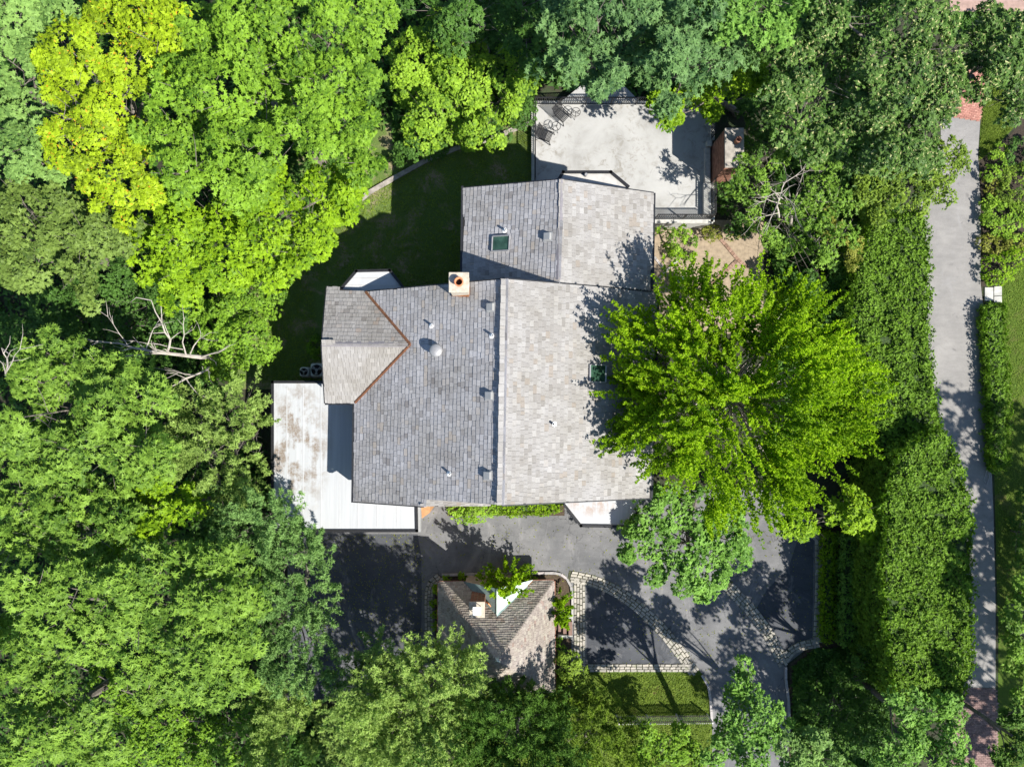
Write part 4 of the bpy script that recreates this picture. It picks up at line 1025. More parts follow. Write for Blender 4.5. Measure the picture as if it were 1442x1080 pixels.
# garden edging, box, stone slabs, hose
def edging(label, pts_px, mat, group, w=.13, ln=.2, h=.06):
    pts = [P(a, b, 0) for a, b in pts_px]; t = thing('garden_edging', label, 'edging', pts[0], group)
    for i in range(len(pts) - 1):
        d = pts[i + 1] - pts[i]; n = max(1, round(d.length / ln))
        for k in range(n):
            a = pts[i] + d * ((k + .04) / n); b = pts[i] + d * ((k + .96) / n); z = Vector((0, 0, h / 2 + random.uniform(-.01, .01)))
            MB().bar(a + z, b + z, w, h, random.random()).build('brick', mat, t)
edging('red brick edging running down to the right across the gravel garden', [(1012, 334), (1024, 348), (1039, 366), (1052, 377)], M['edge_brick'], 'brick edgings in the gravel garden', .2)
edging('red brick edging from the crossing towards the large feathery tree', [(1037, 368), (1024, 380), (1010, 393), (1000, 403)], M['edge_brick'], 'brick edgings in the gravel garden', .2)
edging('short pinkish edging slanting away from the house wall', [(921, 362), (930, 373), (939, 384)], M['curb'], 'pale edgings beside the house wall')
edging('longer pale edging crossing in front of the house corner', [(922, 398), (938, 382), (955, 366)], M['curb'], 'pale edgings beside the house wall')
q = P(956, 394, .6); t = thing('utility_box', 'small dark teal box with a lighter lid under the feathery tree', 'utility box', (q.x, q.y, 0))
MB().box((q.x, q.y, .28), (.5, .42, .56)).build('body', M['teal'], t, bevel=.02); MB().box((q.x + .18, q.y - .02, .58), (.3, .44, .05)).build('lid', M['patina_dark'], t, bevel=.01)
q = P(967, 411, .3); t = thing('utility_box', 'low grey-green box just below the dark teal one', 'utility box', (q.x, q.y, 0))
MB().box((q.x, q.y, .18), (.24, .34, .36)).build('body', M['teal'], t, bevel=.02); MB().box((q.x, q.y, .375), (.26, .36, .03)).build('lid', M['patina_dark'], t, bevel=.005)
q = P(1397, 415, 0); pv = thing('stone_landing', 'three pale stone slabs between the round shrub and the clipped hedge', 'paving', q)
for a in ([(1386, 405), (1398, 405), (1398, 424), (1386, 424)], [(1399, 404), (1410, 403), (1410, 416), (1399, 417)], [(1399, 418), (1410, 417), (1410, 426), (1399, 426)]):
    MB().prism([B2(x, y, 0) for x, y in a], .0, .06).build('slab', M['stone_edge'], pv, bevel=.008)
hp = [P(x, y, .03) for x, y in ((1392, 600), (1391, 622), (1388, 640), (1391, 655), (1388, 668), (1385, 676), (1390, 682), (1393, 672), (1391, 660), (1394, 640), (1393, 610))]
tag(MB().tube(hp, .014, 6).build('garden_hose', M['hose']), 'thin pale hose lying in loops along the right edge of the road', 'hose')


# ------------------------------------------------------------------ TREES AND PLANTS
WOOD = 'woodland trees around the house'
tree('maple_tree', 'yellow-green maple with a few orange leaves in the upper left corner of the wood', 'tree',
     [(175, 25, 55), (225, 45, 48), (110, 80, 52), (180, 110, 55), (95, 130, 38), (120, 180, 55), (175, 190, 52), (90, 215, 42), (140, 240, 52), (195, 245, 38), (160, 290, 34), (215, 20, 40), (225, 75, 35), (75, 175, 28)],
     9, 'lime', 'broad', WOOD, .3, split=3)
tree('maple_tree', 'pale green tree filling the far upper left corner behind the yellow-green maple', 'tree',
     [(30, 20, 60), (75, 10, 45), (20, 90, 62), (55, 90, 40), (25, 160, 60), (10, 225, 45), (60, 240, 30), (45, 200, 40)], 8.5, 'pale', 'broad', WOOD, .3, split=3)
tree('linden_tree', 'dull olive green tree at the left edge below the yellow-green maple', 'tree',
     [(30, 285, 55), (90, 300, 50), (55, 345, 60), (130, 340, 48), (15, 335, 50), (165, 330, 34), (115, 385, 40), (30, 390, 40)], 7.5, 'olive', 'broad', WOOD, .28, split=3)
tree('maple_tree', 'broad mid-green maple crown between the yellow-green maple and the vine thicket', 'tree',
     [(285, 60, 58), (345, 50, 60), (410, 35, 62), (480, 35, 55), (530, 30, 35), (250, 130, 45), (320, 140, 60), (390, 120, 62), (460, 110, 58), (515, 110, 40), (235, 190, 48), (300, 215, 58), (370, 205, 60), (440, 190, 58), (500, 185, 48), (515, 235, 38), (250, 255, 45), (330, 265, 50)],
     9.5, 'maple', 'broad', WOOD, .36, split=3)
tree('maple_tree', 'bright green maple overhanging the dark back lawn', 'tree',
     [(390, 285, 55), (455, 265, 52), (490, 265, 34), (310, 320, 55), (375, 340, 55), (440, 325, 42), (478, 300, 30), (245, 330, 48), (260, 380, 48), (325, 380, 50), (385, 390, 36), (215, 380, 35), (425, 360, 30), (200, 335, 30)],
     7.5, 'bright', 'broad', WOOD, .32, split=3, base=(330, 330))
tree('small_tree', 'small leafy green tree behind the bare dead branches, left of the house', 'tree',
     [(345, 425, 42), (385, 420, 26), (310, 440, 40), (350, 465, 40), (320, 490, 38), (352, 500, 26), (295, 470, 35), (300, 515, 26)], 4.2, 'maple', 'fine', WOOD, .15, split=2)
tree('understory_tree', 'dark shaded undergrowth tree to the left of the dead branches', 'tree',
     [(170, 415, 50), (225, 425, 45), (120, 415, 48), (70, 430, 48), (40, 470, 45), (120, 455, 45), (180, 455, 40), (250, 455, 35), (200, 510, 40), (255, 515, 35), (150, 500, 35)], 3.2, 'dark', 'fine', WOOD, .15, split=2)
for args in (
    ('tall dome of pale green vines nearest the dark back lawn wall', [(600, 165, 42), (645, 172, 38), (580, 135, 38), (622, 128, 40), (655, 140, 34), (585, 190, 28), (625, 192, 26), (665, 195, 22)], 2.8, 'vine'),
    ('vine covered mound above and behind the other vine domes', [(585, 80, 42), (620, 60, 40), (572, 105, 34), (640, 95, 38), (608, 100, 36), (655, 65, 30)], 3.6, 'vine'),
    ('vine covered mound nearest the terrace corner', [(685, 180, 30), (700, 150, 32), (680, 115, 36), (712, 105, 34), (742, 110, 28), (690, 165, 28), (725, 85, 30), (722, 140, 22)], 2.8, 'vine')):
    tree('vine_thicket', args[0], 'vine', args[1], args[2], args[3], 'vine', 'vine covered mounds beyond the back lawn', .08, split=3)
tree('shrub', 'shaded leafy shrub between the vines and the curved stone wall', 'shrub', [(575, 215, 22), (610, 205, 22), (650, 195, 20), (700, 185, 24), (735, 160, 24), (545, 235, 18), (730, 135, 24)], 1.5, 'dark', 'shrub', None, .05)
tree('woodland_tree', 'very dark tree at the top edge between the maple and the blue-green trees', 'tree',
     [(600, 15, 40), (650, 25, 45), (700, 45, 42), (745, 60, 40), (690, 5, 45), (740, 10, 45), (640, 60, 30)], 4.5, 'dark', 'broad', WOOD, .25, split=2)
tree('oak_tree', 'blue-green tree hanging over the left of the terrace from the top edge', 'tree',
     [(790, 25, 42), (840, 20, 45), (885, 15, 45), (785, 80, 32), (830, 75, 42), (880, 70, 42), (850, 104, 24), (872, 102, 18), (795, 95, 22), (905, 85, 28), (845, 122, 12)], 8.5, 'blue', 'oak', WOOD, .3, split=3, base=(830, 110))
tree('oak_tree', 'large grey-green tree overhanging the middle of the terrace railing', 'tree',
     [(935, 25, 48), (985, 20, 48), (940, 80, 46), (985, 80, 46), (925, 115, 24), (965, 125, 26), (1025, 50, 42), (1030, 85, 32), (945, 150, 14)], 9, 'blue', 'oak', WOOD, .3, split=3, base=(950, 112))
tree('maple_tree', 'bright green tree crown cut by the top edge, right of the grey-green oak', 'tree',
     [(1010, 10, 40), (1055, 15, 42), (1100, 15, 38), (1075, 45, 36), (1125, 5, 28), (1095, 50, 20), (1030, 40, 25)], 10, 'fresh', 'broad', WOOD, .3, split=3)
tree('maple_tree', 'small yellow-green maple reaching over the terrace north of the brick chimney', 'tree',
     [(1045, 100, 30), (1065, 88, 24), (1020, 125, 32), (985, 140, 30), (950, 150, 24), (925, 145, 15), (1015, 100, 25), (1005, 158, 12), (1068, 118, 16), (945, 168, 13)], 5.2, 'bright', 'broad', WOOD, .2, split=2, base=(1035, 160))
tree('linden_tree', 'dark green linden with pale flecks right of the terrace', 'tree',
     [(1125, 75, 48), (1180, 60, 52), (1110, 130, 42), (1160, 125, 52), (1120, 180, 36), (1170, 190, 50), (1100, 165, 30), (1215, 140, 50), (1220, 200, 48)], 7.5, 'linden', 'broad', WOOD, .3, split=3)
tree('linden_tree', 'dark linden with pale flecks cut by the top edge of the picture', 'tree',
     [(1160, 10, 40), (1215, 25, 50), (1270, 20, 50), (1250, 80, 50), (1290, 75, 42), (1310, 25, 38), (1255, 130, 40)], 9.5, 'linden', 'broad', WOOD, .3, split=3)
tree('linden_tree', 'pale flecked linden hanging over the brick end of the road, top right', 'tree',
     [(1330, 75, 42), (1380, 65, 42), (1425, 70, 42), (1450, 110, 40), (1395, 45, 34), (1430, 40, 30), (1320, 120, 38), (1365, 110, 38), (1405, 105, 34), (1290, 165, 45), (1330, 155, 22), (1260, 215, 42), (1300, 215, 32), (1435, 150, 28), (1400, 22, 22), (1450, 30, 30)], 8, 'linden', 'broad', WOOD, .3, split=3)
tree('yew_tree', 'dense dark yew-like shrub bulging over the left edge of the road', 'tree',
     [(1320, 215, 30), (1345, 208, 24), (1300, 250, 34), (1335, 240, 30), (1262, 275, 36), (1300, 282, 28), (1325, 270, 20), (1350, 225, 16), (1230, 290, 30), (1240, 250, 35)], 3.6, 'yew', 'fine', None, .2, split=3, zvar=.3)
tree('ornamental_tree', 'thin open crowned tree with bare grey branches beside the brick chimney', 'tree',
     [(1050, 232, 24), (1065, 255, 26), (1045, 265, 20), (1100, 225, 26), (1135, 222, 30), (1150, 260, 32), (1180, 285, 30), (1110, 290, 22), (1145, 310, 34), (1190, 330, 28), (1115, 340, 32), (1150, 350, 28), (1165, 365, 22), (1060, 300, 22), (1080, 335, 20), (1160, 235, 22)],
     4.2, 'spind', 'sparse', WOOD, .14, base=(1110, 320), twig=M['twig'], split=2)
tree('small_tree', 'yellowing bush on the right side of the open crowned tree', 'shrub', [(1178, 325, 20), (1195, 345, 18), (1165, 305, 16), (1205, 365, 14)], 4.6, 'gold', 'sparse', None, .06, split=2)
tree('understory_tree', 'dark shaded bushes in the gap behind the feathery tree and the tall hedge', 'shrub',
     [(1030, 265, 25), (1040, 320, 25), (1190, 400, 32), (1160, 410, 30), (1130, 400, 25), (1060, 215, 22), (1075, 180, 25), (1060, 150, 30), (1210, 385, 28), (1180, 440, 30), (1150, 230, 40), (1020, 290, 18)], 1.6, 'dark', 'fine', None, .1, split=2)

# the tall clipped hedge along the road, in two stretches
hedge('clipped_hedge', 'tall clipped green hedge along the sunlit upper part of the road', [(1232, 305), (1303, 296), (1311, 340), (1312, 420), (1310, 480), (1318, 545), (1324, 600), (1300, 660), (1255, 660), (1225, 600), (1208, 530), (1196, 450), (1205, 370)], 3.4, 'hedge', 720, ln=.095, wd=.07, lump=.15, group='tall hedge along the road', seed=5)
hedge('clipped_hedge', 'tall dense hedge along the shaded lower part of the road', [(1262, 640), (1325, 598), (1352, 645), (1368, 700), (1372, 780), (1372, 880), (1370, 955), (1350, 1000), (1262, 985), (1250, 900), (1245, 800), (1246, 720)], 4.6, 'hedge', 680, ln=.105, wd=.075, lump=.15, group='tall hedge along the road', seed=9)
hedge('low_hedge', 'narrow low hedge strip beside the cobbled edge of the driveway', [(1163, 752), (1178, 752), (1176, 905), (1160, 905)], .8, 'bright', 380, lump=.06, group='low hedges right of the driveway', seed=11)
hedge('low_hedge', 'wider low shaded hedge between the narrow strip and the tall hedge', [(1190, 755), (1226, 755), (1222, 910), (1188, 910)], 1.3, 'fresh', 380, lump=.08, group='low hedges right of the driveway', seed=12)
hedge('clipped_hedge', 'long narrow clipped hedge along the right side of the road', [(1388, 430), (1418, 427), (1421, 500), (1424, 580), (1424, 655), (1400, 664), (1396, 590), (1392, 500)], .8, 'hedge', 520, lump=.08, seed=13)
tree('dark_shrub', 'dark shaded evergreen shrubs in the lower right, left of the hedge', 'shrub',
     [(1140, 975, 32), (1180, 950, 34), (1220, 945, 32), (1160, 1010, 36), (1205, 1000, 36), (1245, 985, 30), (1190, 1045, 38), (1150, 1060, 32), (1235, 1040, 34), (1130, 1030, 25), (1225, 920, 25)], 2.2, 'juniper', 'shrub', None, .12, split=2)
tree('birch_tree', 'grey-green tree at the lower end of the tall hedge', 'tree', [(1270, 990, 28), (1310, 1000, 32), (1345, 1010, 24), (1290, 1035, 38), (1335, 1045, 30), (1260, 1060, 34), (1310, 1070, 36), (1350, 1075, 24)], 7.0, 'fresh', 'fine', WOOD, .18, split=3)

# the large feathery tree beside the house
def spire_tree(name, label, cat, cx, cy, R_, z0, z1, n, leaf, ln, rad, group=None, r0=.3, aspect=1.0, tufts=20, lw=(.13, .095), gz=0.0, up=.55, limb=9, cut=None):
    c = P(cx, cy, (z0 + z1) / 2); R = PX(R_, (z0 + z1) / 2)
    t = thing(name, label, cat, (c.x, c.y, gz), group); lv = Leaves()
    nl = max(8, n // limb); f0 = np.sqrt((np.arange(nl) + .5) / nl); th0 = np.arange(nl) * 2.39996 + RNG.normal(size=nl) * .25
    k0 = RNG.integers(0, nl, n); f = np.clip(f0[k0] + RNG.normal(size=n) * .05, 0, 1.12); th = th0[k0] + RNG.normal(size=n) * .10 / (.25 + f); rr = f * R
    wob = 1 + .10 * np.sin(3 * th + 1.1) + .07 * np.sin(7 * th + 2) + .05 * np.sin(13 * th)
    hl = RNG.normal(size=nl) * .7
    b = np.c_[c.x + rr * np.cos(th) * wob, c.y + rr * np.sin(th) * wob * aspect, z0 + (z1 - z0) * (1 - np.clip(f, 0, 1.2) ** 1.6) + hl[k0] + RNG.normal(size=n) * .28]
    if cut:
        ok = ~((b[:, 0] < cut[0]) & (b[:, 1] < cut[1])); b, k0, f, th = b[ok], k0[ok], f[ok], th[ok]; n = len(b)
    dj = RNG.normal(size=(nl, 3)) * .24
    d = np.c_[np.cos(th) * (.2 + 1.0 * f), np.sin(th) * (.2 + 1.0 * f), up + .35 * (1 - f)] + dj[k0] + RNG.normal(size=(n, 3)) * .10
    l = ln * (.6 + .7 * rnd(n)); dn = unit(d)
    plumes(lv, b - dn * l[:, None] * .65, dn, l, rad * (.7 + .6 * rnd(n)), tufts, 6, lw[0], lw[1], .46 + .08 * RNG.normal(size=n) + .13 * RNG.normal(size=nl)[k0], .8, .5, .95)
    # lower, inner foliage
    k = n // 3; rr = np.sqrt(rnd(k)) * R * .85; th = rnd(k) * 6.283
    b2 = np.c_[c.x + rr * np.cos(th), c.y + rr * np.sin(th) * aspect, z0 - .8 + (z1 - z0) * .55 * (1 - (rr / R) ** 1.5) + RNG.normal(size=k) * .4]
    d2 = np.c_[np.cos(th) * .8, np.sin(th) * .8, .35 + 0 * th] + RNG.normal(size=(k, 3)) * .3
    if cut: ok = ~((b2[:, 0] < cut[0]) & (b2[:, 1] < cut[1])); b2, d2 = b2[ok], d2[ok]; k = len(b2)
    plumes(lv, b2, d2, l[:k], rad * (.7 + .6 * rnd(k)), tufts, 5, lw[0], lw[1], .36 + .1 * RNG.normal(size=k), .7, .5, .95)
    lv.build('crown', L[leaf], t)
    mb = MB(); base = Vector((c.x, c.y, gz)); top = Vector((c.x, c.y, z0 + (z1 - z0) * .6)); mb.tube([base - Vector((0, 0, .2)), base + Vector((0, 0, .6)), base.lerp(top, .6), top], [r0 * 1.3, r0, r0 * .7, r0 * .25], 8)
    for i in range(0, n, max(1, n // 120)):
        e = Vector(b[i] - dn[i] * l[i] * .3); s = base.lerp(top, random.uniform(.25, .8)); m_ = s.lerp(e, .5) + Vector((0, 0, -.3)); mb.tube([s, m_, e], [r0 * .28, r0 * .16, r0 * .04], 4)
    mb.build('trunk', M['twig'], t); return t
spire_tree('feathery_tree', 'very large bright green feathery tree spreading over the east roof edge', 'tree', 1053, 558, 192, 8.4, 12.0, 1100, 'spire', 1.8, .21, None, .3, .98, 40, (.095, .07), limb=13, cut=(9.0, -3.2))
tree('maple_tree', 'lime green lower branches spreading over the cobbles right of the driveway', 'tree', [(1140, 738, 26), (1175, 725, 30), (1210, 722, 30), (1238, 735, 22), (1115, 742, 16), (1230, 755, 14), (1195, 700, 25)], 3.6, 'bright', 'broad', WOOD, .15, split=2)
tree('maple_tree', 'round fresh green maple in front of the house at the driveway', 'tree',
     [(930, 715, 38), (950, 745, 42), (1000, 788, 38), (915, 735, 30), (985, 712, 42), (1025, 735, 36), (910, 765, 32), (955, 770, 42), (1005, 770, 42), (1042, 765, 26), (925, 800, 22), (965, 808, 30), (1005, 812, 30), (985, 832, 16), (1035, 795, 24), (885, 780, 14)], 4.6, 'fresh', 'broad', None, .2, split=3, zvar=.4, base=(975, 705))

# pines and oaks of the lower left wood
tree('pine_tree', 'soft yellow-green pine left of the slate roof at the bottom edge', 'tree',
     [(600, 930, 32), (640, 925, 24), (655, 945, 18), (560, 955, 36), (615, 970, 42), (520, 985, 34), (575, 1005, 46), (625, 1015, 38), (545, 1040, 42), (600, 1055, 46), (500, 1025, 28), (630, 1060, 28), (490, 1000, 20), (620, 945, 40, -2.6), (580, 985, 44, -2.8), (640, 990, 36, -2.8), (540, 985, 36, -2.5)], 8.2, 'pine_y', 'pine', WOOD, .22, zvar=.8, dens=1.6, length=1.3, base=(585, 1015))
tree('pine_tree', 'darker pine tip reaching over the parking area beside the yellow-green pine', 'tree', [(530, 918, 26), (520, 945, 28), (490, 950, 24), (545, 935, 22)], 5.5, 'pine_d', 'pine', WOOD, .15, base=(575, 1015))
tree('pine_tree', 'feathery green pine with plumes pointing over the parking area', 'tree',
     [(395, 770, 32), (430, 770, 26), (452, 772, 15), (405, 810, 34), (440, 810, 28), (460, 815, 14), (400, 850, 34), (438, 850, 28), (458, 858, 15), (390, 890, 36), (425, 900, 30), (450, 915, 22), (400, 935, 30), (440, 945, 24)], 6.5, 'pine_d', 'pine', WOOD, .22, zvar=.6, dens=1.15, out=1.0, base=(390, 850))
tree('pine_tree', 'pine overhanging the lower left corner of the white garage roof', 'tree', [(370, 725, 30), (405, 722, 22), (345, 745, 30), (390, 745, 28), (425, 730, 12), (330, 715, 28), (415, 745, 14)], 6.8, 'pine_d', 'pine', WOOD, .2, base=(362, 745))
tree('pine_tree', 'light green pine touching the left edge of the white garage roof', 'tree',
     [(350, 560, 26), (365, 585, 18), (325, 590, 32), (290, 600, 34), (345, 620, 32), (368, 640, 18), (300, 640, 36), (345, 665, 28), (265, 620, 32), (310, 680, 30), (275, 660, 30), (350, 690, 20), (240, 590, 28), (270, 570, 26), (365, 610, 16)], 6.2, 'pine_y', 'pine', WOOD, .24, zvar=.7, base=(368, 625))
tree('oak_tree', 'olive oak with star-like leaf clusters below the dead branches at the left', 'tree',
     [(40, 530, 42), (95, 520, 46), (60, 490, 30), (150, 530, 46), (200, 545, 40), (20, 590, 45), (80, 580, 50), (140, 585, 50), (195, 595, 42), (230, 560, 26), (40, 640, 50), (110, 640, 52), (175, 640, 46), (225, 640, 34)], 8.5, 'oak', 'oak', WOOD, .32, split=3)
tree('oak_tree', 'oak at the left edge above the largest oak', 'tree',
     [(25, 705, 50), (80, 695, 50), (130, 700, 44), (170, 700, 40), (20, 765, 52), (80, 755, 50), (135, 755, 46), (120, 790, 38), (180, 735, 28)], 7.6, 'oak', 'oak', WOOD, .3, split=3)
tree('maple_tree', 'bright yellow-green tree wedged between the oaks and the pines on the left', 'tree',
     [(225, 690, 34), (195, 720, 32), (250, 725, 36), (215, 755, 30), (275, 700, 24), (170, 765, 24)], 7.2, 'bright', 'broad', WOOD, .2, split=2)
tree('oak_tree', 'largest oak in the lower left with yellowish leaf clusters', 'tree',
     [(105, 825, 48), (160, 825, 50), (215, 810, 48), (270, 800, 46), (325, 800, 40), (70, 870, 48), (125, 880, 54), (190, 870, 56), (250, 860, 54), (310, 855, 50), (360, 850, 32), (160, 920, 48), (220, 920, 52), (280, 915, 52), (335, 910, 44), (250, 960, 44), (300, 960, 40), (40, 830, 45), (210, 975, 28), (345, 955, 26)],
     9, 'oak', 'oak', WOOD, .4, split=3)
tree('oak_tree', 'oak cut by the bottom left corner of the picture', 'tree',
     [(30, 985, 46), (80, 980, 46), (120, 1010, 44), (50, 1035, 50), (105, 1055, 46), (15, 1075, 46), (140, 1060, 30), (40, 935, 36)], 7.6, 'oak', 'oak', WOOD, .3, split=3)
tree('understory_tree', 'low shaded green trees along the bottom edge under the largest oak', 'tree',
     [(180, 1010, 40), (230, 1020, 42), (280, 1020, 40), (190, 1065, 42), (250, 1070, 42), (310, 1060, 40), (350, 1020, 36), (360, 1065, 34), (150, 960, 35), (10, 890, 40)], 3.4, 'maple', 'fine', WOOD, .16, split=2)
tree('pine_tree', 'light yellow-green pine branch at the bottom edge left of the purple-grey thicket', 'tree', [(400, 1000, 30), (425, 975, 24), (405, 1040, 34), (380, 1065, 30), (430, 1030, 20), (370, 985, 25)], 5, 'pine_y', 'pine', WOOD, .14)
tree('thicket_shrub', 'thin grey-green thicket between two pines at the bottom edge', 'shrub', [(465, 1020, 24), (480, 1050, 26), (455, 1060, 22), (500, 1070, 22), (450, 1000, 16)], 1.6, 'olive', 'sparse', None, .05, twig=M['twig'])
tree('understory_tree', 'shaded saplings beneath the pines left of the garage', 'tree', [(300, 745, 30), (285, 780, 28), (345, 790, 28), (350, 830, 28), (365, 705, 16), (260, 770, 25), (240, 545, 25), (300, 560, 24), (270, 540, 22)], 3, 'dark', 'fine', WOOD, .1, split=2)

# bottom middle: evergreens on the front lawn
tree('juniper', 'dark upright evergreen below the slate roof at the bottom edge', 'tree', [(690, 1010, 26), (715, 1035, 32), (745, 1015, 28), (700, 1065, 34), (745, 1060, 34), (770, 1035, 24), (665, 1040, 24), (735, 1085, 34), (780, 1085, 34), (700, 1000, 34, -4), (738, 998, 34, -4.5), (768, 1002, 26, -4), (715, 1000, 30, -6.5)], 8.5, 'juniper', 'pine', None, .16, dens=1.9)
tree('juniper', 'yellowish evergreen in the middle of the bottom edge', 'tree', [(790, 1020, 26), (800, 1055, 32), (835, 1035, 30), (850, 1065, 34), (880, 1055, 28), (775, 1065, 26), (820, 1075, 26), (802, 1005, 32, -3), (838, 1008, 30, -3), (862, 1015, 24, -3)], 5.0, 'yew', 'pine', None, .14)
tree('yew_shrub', 'rounded yew shrub against the corner of the slate roof', 'shrub', [(800, 935, 20), (812, 955, 22), (798, 975, 22), (825, 975, 18), (775, 985, 16), (845, 985, 14), (820, 995, 16), (740, 985, 14)], 1.5, 'yew', 'shrub', None, .08)
tree('sparse_shrub', 'thin pale leaved sapling between the pine and the slate roof', 'shrub', [(680, 960, 12), (695, 975, 14), (672, 985, 16), (705, 960, 8), (660, 1005, 16), (690, 1000, 14)], 3.2, 'pale', 'sparse', None, .04, twig=M['twig'])
tree('maple_tree', 'fresh green tree standing over the bottom of the driveway', 'tree',
     [(1050, 950, 20), (1058, 975, 26), (1035, 985, 24), (1075, 1000, 28), (1040, 1020, 32), (1075, 1035, 34), (1020, 1050, 30), (1055, 1065, 36), (1100, 1025, 22), (1015, 1025, 18)], 6.2, 'fresh', 'fine', WOOD, .2, split=3, base=(988, 1075))
tree('maple_tree', 'paler green tree cut by the bottom edge right of the driveway', 'tree', [(1110, 1055, 28), (1140, 1060, 26), (1120, 1080, 30), (1165, 1075, 24), (1150, 1040, 16)], 6.5, 'pale', 'fine', WOOD, .18, split=3, base=(1150, 1060))
tree('maple_tree', 'mid-green tree below the picket fence at the bottom edge', 'tree', [(905, 1045, 22), (940, 1055, 28), (975, 1065, 28), (920, 1075, 26), (955, 1030, 16)], 4.6, 'maple', 'fine', WOOD, .16, split=2, base=(930, 1048))

# planting near the house
hedge('boxwood_hedge', 'low clipped hedge along the front wall of the house', [(692, 702), (790, 704), (786, 723), (740, 726), (692, 724)], .9, 'bright', 480, ln=.09, wd=.055, lump=.07, seed=21)
tree('round_shrub', 'round clipped green shrub by the front wall left of the low hedge', 'shrub', [(655, 716, 20), (675, 720, 17), (640, 714, 12), (664, 726, 12), (690, 716, 12)], 1.0, 'vine', 'shrub', None, .05)
spire_tree('small_maple', 'small bright green bush growing in front of the metal dormer', 'shrub', 711, 823, 33, 1.6, 3.2, 105, 'spire', .8, .14, 'bright bushes beside the gatehouse', .06, .6, 18, (.10, .07), 0, .5, 3)
spire_tree('small_maple', 'small bright green bush between the gatehouse and the steps', 'shrub', 790, 860, 13, 1.0, 2.3, 50, 'spire', .55, .14, 'bright bushes beside the gatehouse', .05, 1.5, 16, (.10, .07), 0, .5, 3)
tree('ground_cover', 'low green plants in the bed behind the gatehouse', 'plant', [(628, 814, 7), (650, 813, 8), (672, 814, 8), (614, 830, 6), (612, 850, 5), (612, 865, 5), (742, 812, 6), (615, 880, 5)], .35, 'bright', 'shrub', None, .02, zvar=.05)
tree('ground_cover', 'trailing green plants in the small bed below the garden steps', 'plant', [(788, 905, 6), (792, 915, 7), (786, 925, 8), (795, 930, 6)], .4, 'vine', 'shrub', None, .02, zvar=.05)
tree('garden_shrub', 'yellow-green shrub under the south edge of the terrace', 'shrub', [(940, 332, 14), (955, 335, 14), (948, 348, 12), (930, 328, 10), (965, 325, 10)], 1.4, 'vine', 'shrub', None, .06)
tree('garden_shrub', 'darker green shrub just below the yellow-green one by the terrace', 'shrub', [(962, 350, 12), (970, 358, 10), (952, 358, 10), (975, 340, 9)], 1.0, 'maple', 'shrub', None, .06)
tree('juniper', 'low golden juniper at the top of the gravel garden', 'shrub', [(1005, 328, 12), (1020, 326, 12), (1035, 328, 10), (995, 322, 8)], .7, 'gold', 'shrub', None, .04)
tree('garden_shrub', 'small leafy shrub beside the air conditioners', 'shrub', [(445, 483, 12), (448, 498, 10), (440, 492, 9)], 1.9, 'maple', 'shrub', None, .05)
for lab, lob, z, lf in (
    ('upright green rhododendron at the top of the bed right of the road', [(1407, 215, 14), (1405, 232, 16), (1398, 245, 13), (1412, 246, 12)], 1.5, 'vine'),
    ('small yellow shrub below the rhododendron', [(1394, 256, 10), (1402, 264, 10), (1394, 273, 9)], 1.1, 'gold'),
    ('olive shrub at the right edge above the green mound', [(1425, 252, 19), (1437, 265, 18), (1425, 276, 17), (1441, 245, 17), (1412, 275, 12), (1440, 285, 15)], 1.5, 'yew'),
    ('broad fresh green mound in the bed right of the road', [(1398, 298, 16), (1418, 300, 20), (1440, 302, 20), (1400, 318, 17), (1424, 322, 20), (1442, 322, 18), (1392, 310, 12), (1395, 285, 12)], 1.3, 'vine'),
    ('low golden brown mound near the road edge', [(1393, 343, 14), (1406, 345, 13), (1386, 341, 9), (1400, 350, 10)], 1.1, 'gold'),
    ('second golden mound at the right edge of the picture', [(1430, 343, 15), (1442, 346, 13), (1420, 346, 10)], 1.1, 'gold'),
    ('round green shrub above the stone slabs', [(1402, 378, 20), (1418, 372, 19), (1398, 390, 14), (1436, 362, 18), (1412, 388, 14), (1390, 375, 10)], 1.4, 'bright'),
    ('dark shrub in the shade at the top right of the bed', [(1430, 215, 17), (1442, 228, 19), (1422, 225, 14), (1440, 205, 16)], 1.3, 'dark')):
    tree('garden_shrub', lab, 'shrub', lob, z * .36, lf, 'shrub', 'shrubs in the bed right of the road', .03, zvar=.08, flat=.5)
tree('woodland_tree', 'dark tree at the lower right edge beside the road', 'tree', [(1432, 880, 20), (1445, 905, 26), (1430, 935, 20), (1450, 960, 28), (1440, 850, 18), (1436, 825, 14), (1425, 905, 14)], 4.6, 'spind', 'fine', WOOD, .12, split=2, base=(1450, 900))
tree('dark_shrub', 'low dark shrubs on the shaded lawn at the right edge, above the lower trees', 'shrub', [(1440, 735, 16), (1446, 770, 20), (1434, 800, 16), (1446, 700, 14)], 1.2, 'juniper', 'shrub', None, .06)
tree('woodland_tree', 'dark tree in the bottom right corner beside the brick end of the road', 'tree', [(1430, 1000, 22), (1450, 1030, 28), (1425, 1045, 22), (1440, 1070, 28), (1412, 1070, 16), (1418, 1015, 14)], 6.5, 'juniper', 'fine', WOOD, .14, split=2)
